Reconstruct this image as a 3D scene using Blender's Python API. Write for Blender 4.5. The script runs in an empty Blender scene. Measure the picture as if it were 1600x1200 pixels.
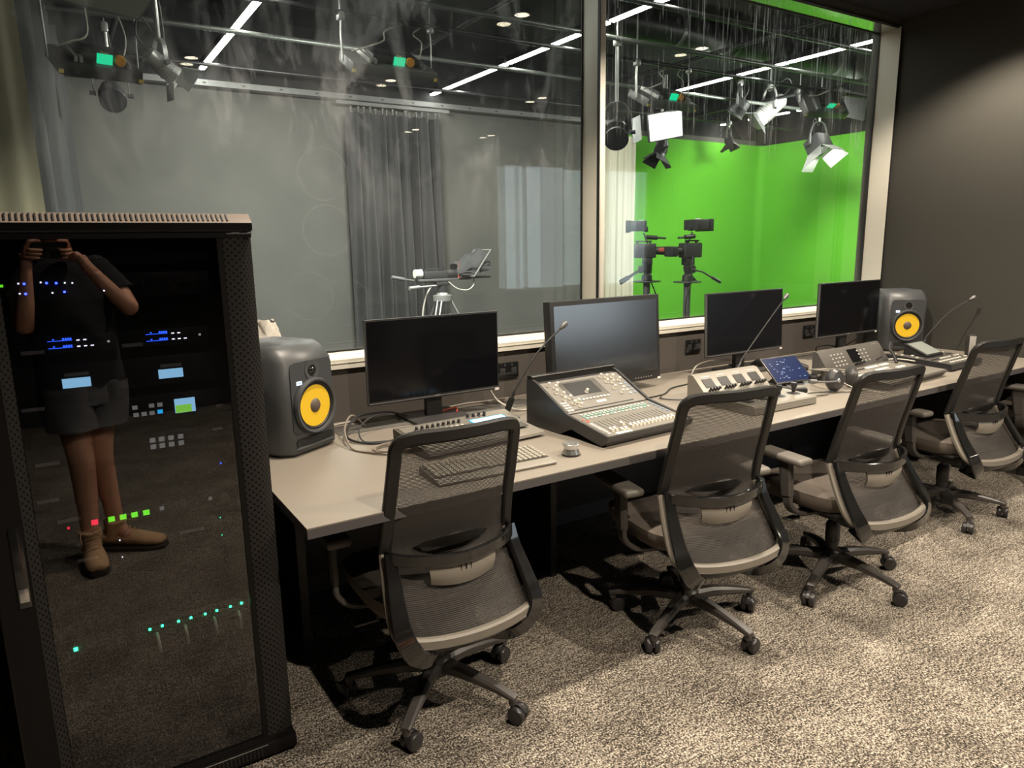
import bpy, bmesh, math, random
from mathutils import Vector, Matrix, Euler
random.seed(7)
R = math.radians
S = bpy.context.scene
COL = S.collection
# ------------------------------------------------------------------ camera
cd = bpy.data.cameras.new('camera'); cam = bpy.data.objects.new('camera', cd); COL.objects.link(cam)
cd.sensor_width = 36.0; cd.lens = 24.954; cd.clip_start = 0.05; cd.clip_end = 60
CM = Matrix(((0.84286199, 0.11743246, -0.52516025), (-0.5379009, 0.15539359, -0.82856228), (-0.01569357, 0.98084782, 0.19414238)))
CP = Vector((0, 0, 1.46))
cam.matrix_world = Matrix.Translation(CP) @ CM.to_4x4()
S.camera = cam
# ------------------------------------------------------------------ world, exposure
w = bpy.data.worlds.new('world'); S.world = w; w.use_nodes = True
w.node_tree.nodes['Background'].inputs[0].default_value = (0.75, 0.8, 1.0, 1); w.node_tree.nodes['Background'].inputs[1].default_value = 0.004
S.view_settings.view_transform = 'Standard'; S.view_settings.look = 'None'; S.view_settings.gamma = 1.0
S.view_settings.use_curve_mapping = False; S.view_settings.exposure = 0.0
S.cycles.max_bounces = 8; S.cycles.transparent_max_bounces = 24; S.cycles.diffuse_bounces = 4; S.cycles.glossy_bounces = 5
S.cycles.sample_clamp_indirect = 4.0; S.cycles.caustics_reflective = False; S.cycles.caustics_refractive = False
WARM = (1.0, 0.865, 0.70)
ROW_A = [(1.06, 1.98), (2.67, 1.98), (4.28, 1.98)]     # recessed spots above the desk front
ROW_B = [(1.06, -0.10), (2.67, -0.10), (4.28, -0.10)]      # second row over the open floor
POW_A, POW_B = 215.0, 250.0
WASH = (98, 52, 28, 250)   # watts of the studio heads: right panel, barn-door head, panel by the mullion, panel above the curtain

# ------------------------------------------------------------------ tagging helpers
def tag(o, label=None, cat=None, group=None, kind=None):
    if label: o['label'] = label
    if cat: o['category'] = cat
    if group: o['group'] = group
    if kind: o['kind'] = kind
    return o
def empty(name, loc=(0, 0, 0), rz=0.0):
    o = bpy.data.objects.new(name, None); COL.objects.link(o); o.location = loc; o.rotation_euler = (0, 0, rz); o.empty_display_size = 0.05
    return o
def kids(o): return [c for c in COL.objects if c.parent == o]
def copy_tree(o, parent=None, skip=()):
    c = o.copy(); COL.objects.link(c)
    if parent: c.parent = parent
    for ch in kids(o):
        if ch.name.split('.')[0] in skip: continue
        copy_tree(ch, c)
    return c

# ------------------------------------------------------------------ materials
MATS = {}
def nt(name):
    m = bpy.data.materials.new(name); m.use_nodes = True; MATS[name] = m
    return m, m.node_tree.nodes, m.node_tree.links, m.node_tree.nodes['Principled BSDF']
def pm(name, col, rough=0.5, metal=0.0, emit=None, es=0.0, noise=0.0, nscale=30, bump=0.0, coat=0.0, spec=0.5, ior=1.5):
    m, N, L, P = nt(name)
    P.inputs['Base Color'].default_value = (*col, 1); P.inputs['Roughness'].default_value = rough; P.inputs['Metallic'].default_value = metal
    P.inputs['Specular IOR Level'].default_value = spec; P.inputs['IOR'].default_value = ior
    if coat: P.inputs['Coat Weight'].default_value = coat; P.inputs['Coat Roughness'].default_value = 0.05
    if emit: P.inputs['Emission Color'].default_value = (*emit, 1); P.inputs['Emission Strength'].default_value = es
    if noise or bump:
        tc = N.new('ShaderNodeTexCoord'); n = N.new('ShaderNodeTexNoise'); n.inputs['Scale'].default_value = nscale; n.inputs['Detail'].default_value = 4
        L.new(tc.outputs['Object'], n.inputs['Vector'])
        if noise:
            r = N.new('ShaderNodeMixRGB'); r.blend_type = 'MIX'
            r.inputs[1].default_value = (*[c * (1 - noise) for c in col], 1); r.inputs[2].default_value = (*[min(1, c * (1 + noise)) for c in col], 1)
            L.new(n.outputs[0], r.inputs[0]); L.new(r.outputs[0], P.inputs['Base Color'])
        if bump:
            b = N.new('ShaderNodeBump'); b.inputs['Strength'].default_value = bump; b.inputs['Distance'].default_value = 0.002
            L.new(n.outputs[0], b.inputs['Height']); L.new(b.outputs[0], P.inputs['Normal'])
    return m
pm('black_plastic', (0.018, 0.018, 0.019), 0.42, noise=0.15)
pm('dark_plastic', (0.035, 0.034, 0.034), 0.38, noise=0.15)
pm('gloss_black', (0.010, 0.010, 0.010), 0.12, coat=0.6)
pm('chair_frame', (0.014, 0.013, 0.012), 0.38, spec=0.3, noise=0.1)  # frame plastic, darkened for the shade on the upper back
pm('chair_frame_lit', (0.17, 0.152, 0.125), 0.48, noise=0.06)  # same frame plastic below the waist, light falling on it put into colour
pm('chair_base', (0.055, 0.050, 0.046), 0.40, noise=0.1)
pm('caster_rubber', (0.028, 0.026, 0.026), 0.35)
pm('seat_fabric', (0.095, 0.078, 0.064), 0.95, noise=0.3, nscale=400, bump=0.3)
pm('arm_pad', (0.12, 0.11, 0.095), 0.5)
pm('lumbar', (0.20, 0.18, 0.15), 0.45)
pm('laminate', (0.215, 0.190, 0.158), 0.48, noise=0.05, nscale=8)
pm('laminate_edge', (0.07, 0.065, 0.066), 0.55)
pm('flap_grey', (0.10, 0.095, 0.085), 0.5)
pm('wall_dark', (0.068, 0.058, 0.050), 0.9, noise=0.12, nscale=3)
pm('wall_side', (0.036, 0.034, 0.028), 0.85, noise=0.12, nscale=2.5)
pm('ceiling_black', (0.016, 0.016, 0.018), 0.95)
pm('wall_light', (0.30, 0.30, 0.30), 0.9)
pm('wall_back_dark', (0.03, 0.028, 0.028), 0.9)
pm('frame_alu', (0.64, 0.615, 0.53), 0.45, metal=0.0, noise=0.06, nscale=5)
pm('gasket', (0.008, 0.008, 0.008), 0.6)
pm('studio_grey', (0.10, 0.098, 0.09), 0.9, noise=0.22, nscale=1.6)
pm('studio_black', (0.012, 0.012, 0.014), 0.95)
pm('green_cyc', (0.13, 0.50, 0.024), 0.8)
pm('curtain_black', (0.034, 0.034, 0.036), 0.85, noise=0.2, nscale=60)
pm('curtain_cream', (0.72, 0.68, 0.55), 0.85, noise=0.06, nscale=12)
pm('pipe_black', (0.02, 0.02, 0.022), 0.35, metal=0.3)
pm('pipe_grey', (0.16, 0.17, 0.16), 0.35, metal=0.5)
pm('light_metal', (0.42, 0.42, 0.41), 0.35, metal=0.6)
pm('mid_metal', (0.16, 0.16, 0.16), 0.42, metal=0.5)
pm('steel', (0.60, 0.60, 0.60), 0.25, metal=0.9)
pm('dark_metal', (0.045, 0.045, 0.048), 0.42, metal=0.4)
pm('rack_black', (0.006, 0.0055, 0.0055), 0.5, spec=0.15)
pm('label_strip', (0.62, 0.60, 0.56), 0.6)
pm('alu_polished', (0.74, 0.73, 0.68), 0.16, metal=0.92)
pm('rack_top', (0.20, 0.165, 0.14), 0.42)
pm('speaker_grey', (0.062, 0.066, 0.070), 0.42, noise=0.08)
pm('speaker_baffle', (0.045, 0.048, 0.052), 0.5)
pm('yellow_cone', (0.72, 0.46, 0.02), 0.45)
pm('rubber_black', (0.012, 0.012, 0.012), 0.55)
pm('cone_brown', (0.10, 0.075, 0.06), 0.5)
pm('white_plastic', (0.70, 0.68, 0.64), 0.4)
pm('cream_plastic', (0.205, 0.19, 0.16), 0.45, noise=0.05)
pm('panel_grey', (0.155, 0.145, 0.125), 0.45, noise=0.1)
pm('panel_dark', (0.075, 0.070, 0.062), 0.45, noise=0.1)
pm('button_white', (0.62, 0.59, 0.51), 0.4)
pm('button_teal', (0.25, 0.50, 0.42), 0.4)
pm('button_blue', (0.16, 0.28, 0.50), 0.4)
pm('button_red', (0.60, 0.12, 0.10), 0.4)
pm('label_grey', (0.30, 0.29, 0.27), 0.6)
pm('key_grey', (0.26, 0.24, 0.20), 0.5)
pm('skin', (0.66, 0.34, 0.22), 0.5, noise=0.08, nscale=40)
pm('cloth_black', (0.012, 0.012, 0.014), 0.95)
pm('cloth_grey', (0.085, 0.085, 0.09), 0.95, noise=0.2, nscale=80)
pm('boot_tan', (0.62, 0.40, 0.22), 0.8, noise=0.2, nscale=60)
pm('boot_sole', (0.05, 0.035, 0.025), 0.8)
pm('lace', (0.55, 0.40, 0.24), 0.8)
pm('hair_dark', (0.02, 0.013, 0.01), 0.7)
pm('screen_off', (0.004, 0.004, 0.005), 0.12, spec=0.25)
pm('screen_satin', (0.014, 0.014, 0.015), 0.20, ior=2.45)
pm('screen_semi', (0.006, 0.006, 0.008), 0.18, ior=1.5)
pm('screen_small', (0.022, 0.022, 0.022), 0.45, spec=0.3)
pm('tablet_glass', (0.01, 0.01, 0.02), 0.15, spec=0.3)
pm('lcd_grey', (0.22, 0.24, 0.22), 0.3)
pm('orange_knob', (0.85, 0.36, 0.04), 0.4)
pm('tape_yellow', (0.75, 0.55, 0.10), 0.6)
pm('soft_white', (0.45, 0.45, 0.45), 0.7)
pm('bag_plastic', (0.62, 0.58, 0.52), 0.25)
pm('bag_inside', (0.60, 0.46, 0.30), 0.7)
pm('cable_black', (0.012, 0.012, 0.012), 0.5)
pm('cable_grey', (0.20, 0.17, 0.14), 0.5)
pm('cable_white', (0.55, 0.52, 0.46), 0.5)
pm('cable_red', (0.35, 0.05, 0.03), 0.5)
pm('sticker', (0.75, 0.74, 0.70), 0.5)
def em(name, col, s): return pm(name, tuple(c * 0.3 for c in col), 0.4, emit=col, es=s)
em('led_blue', (0.03, 0.06, 1.0), 30); em('led_white', (0.85, 0.85, 1.0), 9); em('led_green', (0.02, 1.0, 0.30), 40)
em('led_teal', (0.02, 1.0, 0.45), 6); em('lcd_blue', (0.03, 0.12, 1.0), 6.0); em('lcd_cyan', (0.36, 0.72, 1.0), 2.7)
em('btn_green', (0.18, 1.0, 0.03), 3.5); em('btn_red', (1.0, 0.02, 0.07), 4.0); em('btn_cyan', (0.03, 0.50, 1.0), 3.0); em('lcd_lime', (0.34, 0.95, 0.10), 2.2)
em('lcd_hub', (0.05, 0.45, 0.75), 0.6); em('screen_green', (0.0, 0.85, 0.42), 0.9); em('icon_white', (0.8, 0.8, 0.75), 1.5); em('icon_dim', (0.5, 0.5, 0.45), 0.9)
em('btn_warm', (1.0, 0.92, 0.72), 0.9); em('spk_led', (0.75, 0.85, 1.0), 1.4); em('tube_white', (1.0, 0.96, 0.90), 60.0)
em('lamp_warm', WARM, 18.0); em('window_bright', (0.80, 0.92, 1.0), 2.4); pm('tablet_blue', (0.004, 0.008, 0.03), 0.3, emit=(0.012, 0.028, 0.10), es=0.55, spec=0.12); em('tablet_text', (0.35, 0.55, 0.9), 0.6)

def mesh_fabric():
    m, N, L, P = nt('chair_mesh')
    P.inputs['Base Color'].default_value = (0.036, 0.031, 0.027, 1); P.inputs['Roughness'].default_value = 0.8
    tc = N.new('ShaderNodeTexCoord'); sp = N.new('ShaderNodeSeparateXYZ'); L.new(tc.outputs['Object'], sp.inputs[0])
    def wave(out, freq):
        a = N.new('ShaderNodeMath'); a.operation = 'MULTIPLY'; a.inputs[1].default_value = freq; L.new(sp.outputs[out], a.inputs[0])
        b = N.new('ShaderNodeMath'); b.operation = 'FRACT'; L.new(a.outputs[0], b.inputs[0]); return b
    zf = wave('Z', 230.0); xf = wave('X', 310.0)
    lz = N.new('ShaderNodeMath'); lz.operation = 'LESS_THAN'; lz.inputs[1].default_value = 0.66; L.new(zf.outputs[0], lz.inputs[0])
    lx = N.new('ShaderNodeMath'); lx.operation = 'LESS_THAN'; lx.inputs[1].default_value = 0.30; L.new(xf.outputs[0], lx.inputs[0])
    mx = N.new('ShaderNodeMath'); mx.operation = 'MAXIMUM'; L.new(lz.outputs[0], mx.inputs[0]); L.new(lx.outputs[0], mx.inputs[1])
    L.new(mx.outputs[0], P.inputs['Alpha'])
    return m
mesh_fabric()

def carpet():
    m, N, L, P = nt('carpet')
    P.inputs['Roughness'].default_value = 0.95; P.inputs['Specular IOR Level'].default_value = 0.1
    tc = N.new('ShaderNodeTexCoord')
    mp = N.new('ShaderNodeMapping'); mp.inputs['Scale'].default_value = (1, 0.85, 1); L.new(tc.outputs['Object'], mp.inputs[0])
    n1 = N.new('ShaderNodeTexNoise'); n1.inputs['Scale'].default_value = 165; n1.inputs['Detail'].default_value = 2; n1.inputs['Roughness'].default_value = 0.8; L.new(mp.outputs[0], n1.inputs['Vector'])
    mp2 = N.new('ShaderNodeMapping'); mp2.inputs['Scale'].default_value = (0.5, 1.1, 1); L.new(tc.outputs['Object'], mp2.inputs[0])
    n2 = N.new('ShaderNodeTexNoise'); n2.inputs['Scale'].default_value = 60; n2.inputs['Detail'].default_value = 3; L.new(mp2.outputs[0], n2.inputs['Vector'])
    n3 = N.new('ShaderNodeTexNoise'); n3.inputs['Scale'].default_value = 5; L.new(tc.outputs['Object'], n3.inputs['Vector'])
    def mul(n, k):
        a = N.new('ShaderNodeMath'); a.operation = 'MULTIPLY'; a.inputs[1].default_value = k; L.new(n.outputs[0], a.inputs[0]); return a
    a = N.new('ShaderNodeMath'); a.operation = 'ADD'; L.new(mul(n1, 0.72).outputs[0], a.inputs[0]); L.new(mul(n2, 0.18).outputs[0], a.inputs[1])
    b = N.new('ShaderNodeMath'); b.operation = 'ADD'; L.new(a.outputs[0], b.inputs[0]); L.new(mul(n3, 0.10).outputs[0], b.inputs[1])
    cr = N.new('ShaderNodeValToRGB'); L.new(b.outputs[0], cr.inputs[0])
    e = cr.color_ramp.elements; e[0].position = 0.425; e[0].color = (0.022, 0.019, 0.016, 1); e[1].position = 0.595; e[1].color = (0.50, 0.45, 0.375, 1)
    k = e.new(0.50); k.color = (0.135, 0.115, 0.093, 1)
    L.new(cr.outputs[0], P.inputs['Base Color'])
    bp = N.new('ShaderNodeBump'); bp.inputs['Strength'].default_value = 0.5; bp.inputs['Distance'].default_value = 0.003; L.new(b.outputs[0], bp.inputs['Height']); L.new(bp.outputs[0], P.inputs['Normal'])
carpet()

def perforated():
    m, N, L, P = nt('rack_perforated')
    P.inputs['Roughness'].default_value = 0.55; P.inputs['Specular IOR Level'].default_value = 0.15
    tc = N.new('ShaderNodeTexCoord'); sp = N.new('ShaderNodeSeparateXYZ'); L.new(tc.outputs['Object'], sp.inputs[0])
    ad = N.new('ShaderNodeMath'); ad.operation = 'ADD'; L.new(sp.outputs['X'], ad.inputs[0]); L.new(sp.outputs['Y'], ad.inputs[1])
    cb = N.new('ShaderNodeCombineXYZ'); L.new(ad.outputs[0], cb.inputs[0]); L.new(sp.outputs['Z'], cb.inputs[1])
    mp = N.new('ShaderNodeMapping'); mp.inputs['Rotation'].default_value = (0, 0, R(45)); L.new(cb.outputs[0], mp.inputs[0])
    v = N.new('ShaderNodeTexVoronoi'); v.voronoi_dimensions = '2D'; v.inputs['Scale'].default_value = 82; v.inputs['Randomness'].default_value = 0.0; L.new(mp.outputs[0], v.inputs['Vector'])
    lt = N.new('ShaderNodeMath'); lt.operation = 'LESS_THAN'; lt.inputs[1].default_value = 0.27; L.new(v.outputs['Distance'], lt.inputs[0])
    mix = N.new('ShaderNodeMixRGB'); mix.inputs[1].default_value = (0.020, 0.018, 0.0165, 1); mix.inputs[2].default_value = (0.001, 0.001, 0.001, 1)
    L.new(lt.outputs[0], mix.inputs[0]); L.new(mix.outputs[0], P.inputs['Base Color'])
perforated()

def pane_mat(name, tint, f0, dirt=None, rings=None):
    """thin glass: straight-through transmission, a sharp angle-dependent reflection and, for the studio window, a film of smears"""
    m = bpy.data.materials.new(name); m.use_nodes = True; MATS[name] = m; N = m.node_tree.nodes; L = m.node_tree.links; N.clear()
    out = N.new('ShaderNodeOutputMaterial'); tr = N.new('ShaderNodeBsdfTransparent'); tr.inputs[0].default_value = (*tint, 1)
    gl = N.new('ShaderNodeBsdfGlossy'); gl.inputs['Roughness'].default_value = 0.0
    lw = N.new('ShaderNodeLayerWeight'); lw.inputs[0].default_value = 0.5
    pw = N.new('ShaderNodeMath'); pw.operation = 'POWER'; pw.inputs[1].default_value = 5; L.new(lw.outputs['Facing'], pw.inputs[0])
    ma = N.new('ShaderNodeMath'); ma.operation = 'MULTIPLY_ADD'; ma.inputs[1].default_value = 1 - f0; ma.inputs[2].default_value = f0; L.new(pw.outputs[0], ma.inputs[0])
    mx = N.new('ShaderNodeMixShader'); L.new(ma.outputs[0], mx.inputs[0]); L.new(tr.outputs[0], mx.inputs[1]); L.new(gl.outputs[0], mx.inputs[2])
    last = mx
    if dirt:
        tc = N.new('ShaderNodeTexCoord')
        def noise(scale, mscale, lo, hi, amt, rot=0.0):
            mp = N.new('ShaderNodeMapping'); mp.inputs['Scale'].default_value = mscale; mp.inputs['Rotation'].default_value = (0, rot, 0); L.new(tc.outputs['Object'], mp.inputs[0])
            n = N.new('ShaderNodeTexNoise'); n.inputs['Scale'].default_value = scale; n.inputs['Detail'].default_value = 6; n.inputs['Roughness'].default_value = 0.7; n.inputs['Distortion'].default_value = 0.6
            L.new(mp.outputs[0], n.inputs['Vector'])
            r = N.new('ShaderNodeMapRange'); r.inputs['From Min'].default_value = lo; r.inputs['From Max'].default_value = hi; r.inputs['To Max'].default_value = amt
            L.new(n.outputs[0], r.inputs[0]); return r
        def mth(op, a, b):
            k = N.new('ShaderNodeMath'); k.operation = op
            for i, s in enumerate((a, b)):
                if isinstance(s, (int, float)): k.inputs[i].default_value = s
                else: L.new(s, k.inputs[i])
            return k.outputs[0]
        sp = N.new('ShaderNodeSeparateXYZ'); L.new(tc.outputs['Object'], sp.inputs[0])
        hi = N.new('ShaderNodeMapRange'); hi.inputs['From Min'].default_value = dirt['z0']; hi.inputs['From Max'].default_value = dirt['z1']; L.new(sp.outputs['Z'], hi.inputs[0])
        base = noise(1.3, (1, 1, 1), 0.35, 0.75, dirt['haze'])
        smear = noise(3.2, (1.6, 1, 0.7), 0.52, 0.80, dirt['smear'], 0.5)
        f = mth('ADD', base.outputs[0], mth('MULTIPLY', smear.outputs[0], hi.outputs[0]))
        if dirt.get('streak'):
            st = noise(30, (5.0, 1, 0.07), 0.575, 0.66, dirt['streak'])
            gate = noise(2.0, (1, 1, 0.5), 0.44, 0.60, 1.0)
            f = mth('ADD', f, mth('MULTIPLY', mth('MULTIPLY', st.outputs[0], hi.outputs[0]), gate.outputs[0]))
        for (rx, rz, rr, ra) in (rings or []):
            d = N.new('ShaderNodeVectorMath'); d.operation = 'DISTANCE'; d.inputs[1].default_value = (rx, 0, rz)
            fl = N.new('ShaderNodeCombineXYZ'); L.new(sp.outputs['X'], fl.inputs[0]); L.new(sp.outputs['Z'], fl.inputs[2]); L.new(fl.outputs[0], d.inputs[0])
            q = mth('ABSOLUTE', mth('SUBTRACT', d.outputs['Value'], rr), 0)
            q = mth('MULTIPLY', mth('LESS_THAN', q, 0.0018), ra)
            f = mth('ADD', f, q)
        f = mth('MINIMUM', f, 0.6)
        df = N.new('ShaderNodeBsdfDiffuse'); df.inputs[0].default_value = (0.75, 0.77, 0.8, 1); tl = N.new('ShaderNodeBsdfTranslucent'); tl.inputs[0].default_value = (0.75, 0.77, 0.8, 1)
        a2 = N.new('ShaderNodeMixShader'); a2.inputs[0].default_value = 0.5; L.new(df.outputs[0], a2.inputs[1]); L.new(tl.outputs[0], a2.inputs[2])
        m2 = N.new('ShaderNodeMixShader'); L.new(f, m2.inputs[0]); L.new(last.outputs[0], m2.inputs[1]); L.new(a2.outputs[0], m2.inputs[2]); last = m2
    L.new(last.outputs[0], out.inputs['Surface'])
    return m
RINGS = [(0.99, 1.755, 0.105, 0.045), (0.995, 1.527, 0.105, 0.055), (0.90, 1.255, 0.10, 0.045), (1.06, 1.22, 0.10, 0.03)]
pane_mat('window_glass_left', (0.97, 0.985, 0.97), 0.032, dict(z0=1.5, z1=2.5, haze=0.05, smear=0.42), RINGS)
pane_mat('window_glass_outer', (0.97, 0.99, 0.975), 0.030)
pane_mat('window_glass_right', (0.97, 0.99, 0.97), 0.032, dict(z0=1.9, z1=2.75, haze=0.012, smear=0.10, streak=2.4))
pane_mat('rack_glass', (0.50, 0.50, 0.52), 0.095)
MATS['lens_glass'] = pm('lens_glass', (0.02, 0.02, 0.03), 0.05, coat=1.0)
M = MATS

# ------------------------------------------------------------------ mesh helpers
class MB:
    def __init__(s): s.bm = bmesh.new()
    def _tr(s, vs, mat): 
        bmesh.ops.transform(s.bm, matrix=mat, verts=vs); return s
    def box(s, c, d, bev=0.0, rot=None, seg=2):
        r = bmesh.ops.create_cube(s.bm, size=1.0); vs = r['verts']
        bmesh.ops.scale(s.bm, vec=d, verts=vs)
        if bev > 0:
            es = list({e for v in vs for e in v.link_edges})
            q = bmesh.ops.bevel(s.bm, geom=es, offset=min(bev, min(d) * 0.49), segments=seg, affect='EDGES', profile=0.5)
            vs = [v for v in q['verts']]
            vs = list({v for f in q['faces'] for v in f.verts} | set(v for v in vs if v.is_valid))
        m = Matrix.Translation(c)
        if rot is not None: m = m @ (rot.to_4x4() if isinstance(rot, Matrix) else Euler(rot).to_matrix().to_4x4())
        return s._tr(vs, m)
    def cyl(s, p0, p1, r0, r1=None, seg=16, caps=True):
        p0 = Vector(p0); p1 = Vector(p1); d = p1 - p0; r1 = r0 if r1 is None else r1
        q = bmesh.ops.create_cone(s.bm, cap_ends=caps, cap_tris=False, segments=seg, radius1=max(r0, 1e-5), radius2=max(r1, 1e-5), depth=d.length)
        m = Matrix.Translation((p0 + p1) / 2) @ d.to_track_quat('Z', 'Y').to_matrix().to_4x4()
        return s._tr(q['verts'], m)
    def sph(s, c, r, sc=(1, 1, 1), seg=16, rot=None):
        q = bmesh.ops.create_uvsphere(s.bm, u_segments=seg, v_segments=max(6, seg // 2), radius=r)
        m = Matrix.Translation(c)
        if rot is not None: m = m @ Euler(rot).to_matrix().to_4x4()
        return s._tr(q['verts'], m @ Matrix.Diagonal((*sc, 1)))
    def tube(s, pts, r, seg=8, smooth=0):
        pts = [Vector(p) for p in pts]
        if smooth: pts = spline(pts, smooth)
        n = len(pts); rings = []; prev = None
        for i, p in enumerate(pts):
            t = (pts[min(i + 1, n - 1)] - pts[max(i - 1, 0)]).normalized()
            if prev is None: a = t.orthogonal().normalized()
            else:
                a = prev - t * prev.dot(t)
                a = a.normalized() if a.length > 1e-6 else t.orthogonal().normalized()
            prev = a; b = t.cross(a); rr = r[i * len(r) // n] if isinstance(r, (list, tuple)) else r
            rings.append([s.bm.verts.new(p + (a * math.cos(2 * math.pi * k / seg) + b * math.sin(2 * math.pi * k / seg)) * rr) for k in range(seg)])
        for i in range(n - 1):
            for k in range(seg):
                s.bm.faces.new((rings[i][k], rings[i][(k + 1) % seg], rings[i + 1][(k + 1) % seg], rings[i + 1][k]))
        s.bm.faces.new(rings[0][::-1]); s.bm.faces.new(rings[-1])
        return s
    def sweep(s, pts, w, t, hint, smooth=0, closed=False, bev=0.25):
        """flat bar swept along pts; w = width across, t = thickness along hint; lists allowed"""
        pts = [Vector(p) for p in pts]; n0 = len(pts)
        W = list(w) if isinstance(w, (list, tuple)) else [w] * n0; T = list(t) if isinstance(t, (list, tuple)) else [t] * n0
        if smooth:
            Q = spline(pts, smooth, closed); m = len(Q)
            def rs(A):
                o = []
                for i in range(m):
                    u = i / (m if closed else m - 1) * (n0 if closed else n0 - 1); k = int(u) % n0; f = u - int(u); o.append(A[k] * (1 - f) + A[(k + 1) % n0 if closed else min(k + 1, n0 - 1)] * f)
                return o
            W = rs(W); T = rs(T); pts = Q
        n = len(pts); rings = []
        for i, p in enumerate(pts):
            if closed: tg = (pts[(i + 1) % n] - pts[i - 1]).normalized()
            else: tg = (pts[min(i + 1, n - 1)] - pts[max(i - 1, 0)]).normalized()
            h = hint(p) if callable(hint) else Vector(hint)
            nn = (h - tg * h.dot(tg)).normalized(); bb = tg.cross(nn); ww, tt = W[i] / 2, T[i] / 2; c = bev * min(ww, tt) * 2
            prof = [(ww - c, tt), (ww, tt - c), (ww, -tt + c), (ww - c, -tt), (-ww + c, -tt), (-ww, -tt + c), (-ww, tt - c), (-ww + c, tt)]
            rings.append([s.bm.verts.new(p + bb * a + nn * b) for a, b in prof])
        m = len(rings[0])
        for i in range(n if closed else n - 1):
            j = (i + 1) % n
            for k in range(m): s.bm.faces.new((rings[i][k], rings[i][(k + 1) % m], rings[j][(k + 1) % m], rings[j][k]))
        if not closed: s.bm.faces.new(rings[0][::-1]); s.bm.faces.new(rings[-1])
        return s
    def prism(s, poly, a0, a1, axis='x'):
        """extrude polygon (two coordinates) along axis from a0 to a1"""
        def P(u, v, a): return {'x': (a, u, v), 'y': (u, a, v), 'z': (u, v, a)}[axis]
        A = [s.bm.verts.new(P(u, v, a0)) for u, v in poly]; B = [s.bm.verts.new(P(u, v, a1)) for u, v in poly]; n = len(poly)
        for i in range(n): s.bm.faces.new((A[i], A[(i + 1) % n], B[(i + 1) % n], B[i]))
        s.bm.faces.new(A[::-1]); s.bm.faces.new(B)
        return s
    def lathe(s, prof, c=(0, 0, 0), rot=None, seg=28):
        """prof = [(r, h)...] around local z"""
        rings = []
        for r, h in prof: rings.append([s.bm.verts.new((r * math.cos(2 * math.pi * k / seg), r * math.sin(2 * math.pi * k / seg), h)) for k in range(seg)])
        vs = [v for q in rings for v in q]
        for i in range(len(rings) - 1):
            for k in range(seg): s.bm.faces.new((rings[i][k], rings[i][(k + 1) % seg], rings[i + 1][(k + 1) % seg], rings[i + 1][k]))
        if prof[0][0] > 1e-4: s.bm.faces.new(rings[0][::-1])
        if prof[-1][0] > 1e-4: s.bm.faces.new(rings[-1])
        m = Matrix.Translation(c)
        if rot is not None: m = m @ (rot.to_4x4() if isinstance(rot, Matrix) else Euler(rot).to_matrix().to_4x4())
        return s._tr(vs, m)
    def grid(s, fn, nu, nv, thick=0.0):
        V = [[s.bm.verts.new(fn(i / nu, j / nv)) for j in range(nv + 1)] for i in range(nu + 1)]
        for i in range(nu):
            for j in range(nv): s.bm.faces.new((V[i][j], V[i + 1][j], V[i + 1][j + 1], V[i][j + 1]))
        if thick:
            s.bm.normal_update(); bmesh.ops.solidify(s.bm, geom=s.bm.faces[:], thickness=thick)
        return s
    def data(s, name, mat, ang=40):
        bmesh.ops.remove_doubles(s.bm, verts=s.bm.verts[:], dist=1e-6)
        bmesh.ops.recalc_face_normals(s.bm, faces=s.bm.faces[:])
        for f in s.bm.faces: f.smooth = True
        for e in s.bm.edges:
            if len(e.link_faces) == 2 and e.calc_face_angle(0) > R(ang): e.smooth = False
        me = bpy.data.meshes.new(name); s.bm.to_mesh(me); s.bm.free()
        me.materials.append(M[mat] if isinstance(mat, str) else mat)
        return me
    def build(s, name, mat, parent=None, ang=40, loc=None):
        o = bpy.data.objects.new(name, s.data(name, mat, ang)); COL.objects.link(o)
        if parent: o.parent = parent
        if loc is not None: o.location = loc
        return o
def spline(pts, k, closed=False):
    n = len(pts); out = []
    for i in range(n if closed else n - 1):
        g = (lambda j: pts[j % n]) if closed else (lambda j: pts[max(0, min(n - 1, j))])
        p0, p1, p2, p3 = g(i - 1), g(i), g(i + 1), g(i + 2)
        for a in range(k):
            t = a / k
            out.append(0.5 * ((2 * p1) + (p2 - p0) * t + (2 * p0 - 5 * p1 + 4 * p2 - p3) * t * t + (3 * p1 - p0 - 3 * p2 + p3) * t * t * t))
    if not closed: out.append(pts[-1])
    return out
def inst(name, me, parent, loc=(0, 0, 0), rot=None):
    o = bpy.data.objects.new(name, me); COL.objects.link(o); o.parent = parent
    m = Matrix.Translation(loc)
    if rot is not None: m = m @ (rot.to_4x4() if isinstance(rot, Matrix) else Euler(rot).to_matrix().to_4x4())
    o.matrix_local = m
    return o
class Face:
    """a tilted face: u to the right, v up the slope, n outwards"""
    def __init__(s, o, u, v):
        s.o = Vector(o); s.u = Vector(u).normalized(); s.v = Vector(v); s.v = (s.v - s.u * s.v.dot(s.u)).normalized(); s.n = s.u.cross(s.v)
        s.R = Matrix((s.u, s.v, s.n)).transposed()
    def at(s, a, b, h=0.0): return s.o + s.u * a + s.v * b + s.n * h
def struct(name, mb, mat): return tag(mb.build(name, mat), kind='structure')
def bx(c, d, bev=0.0, rot=None): return MB().box(c, d, bev, rot)
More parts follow.
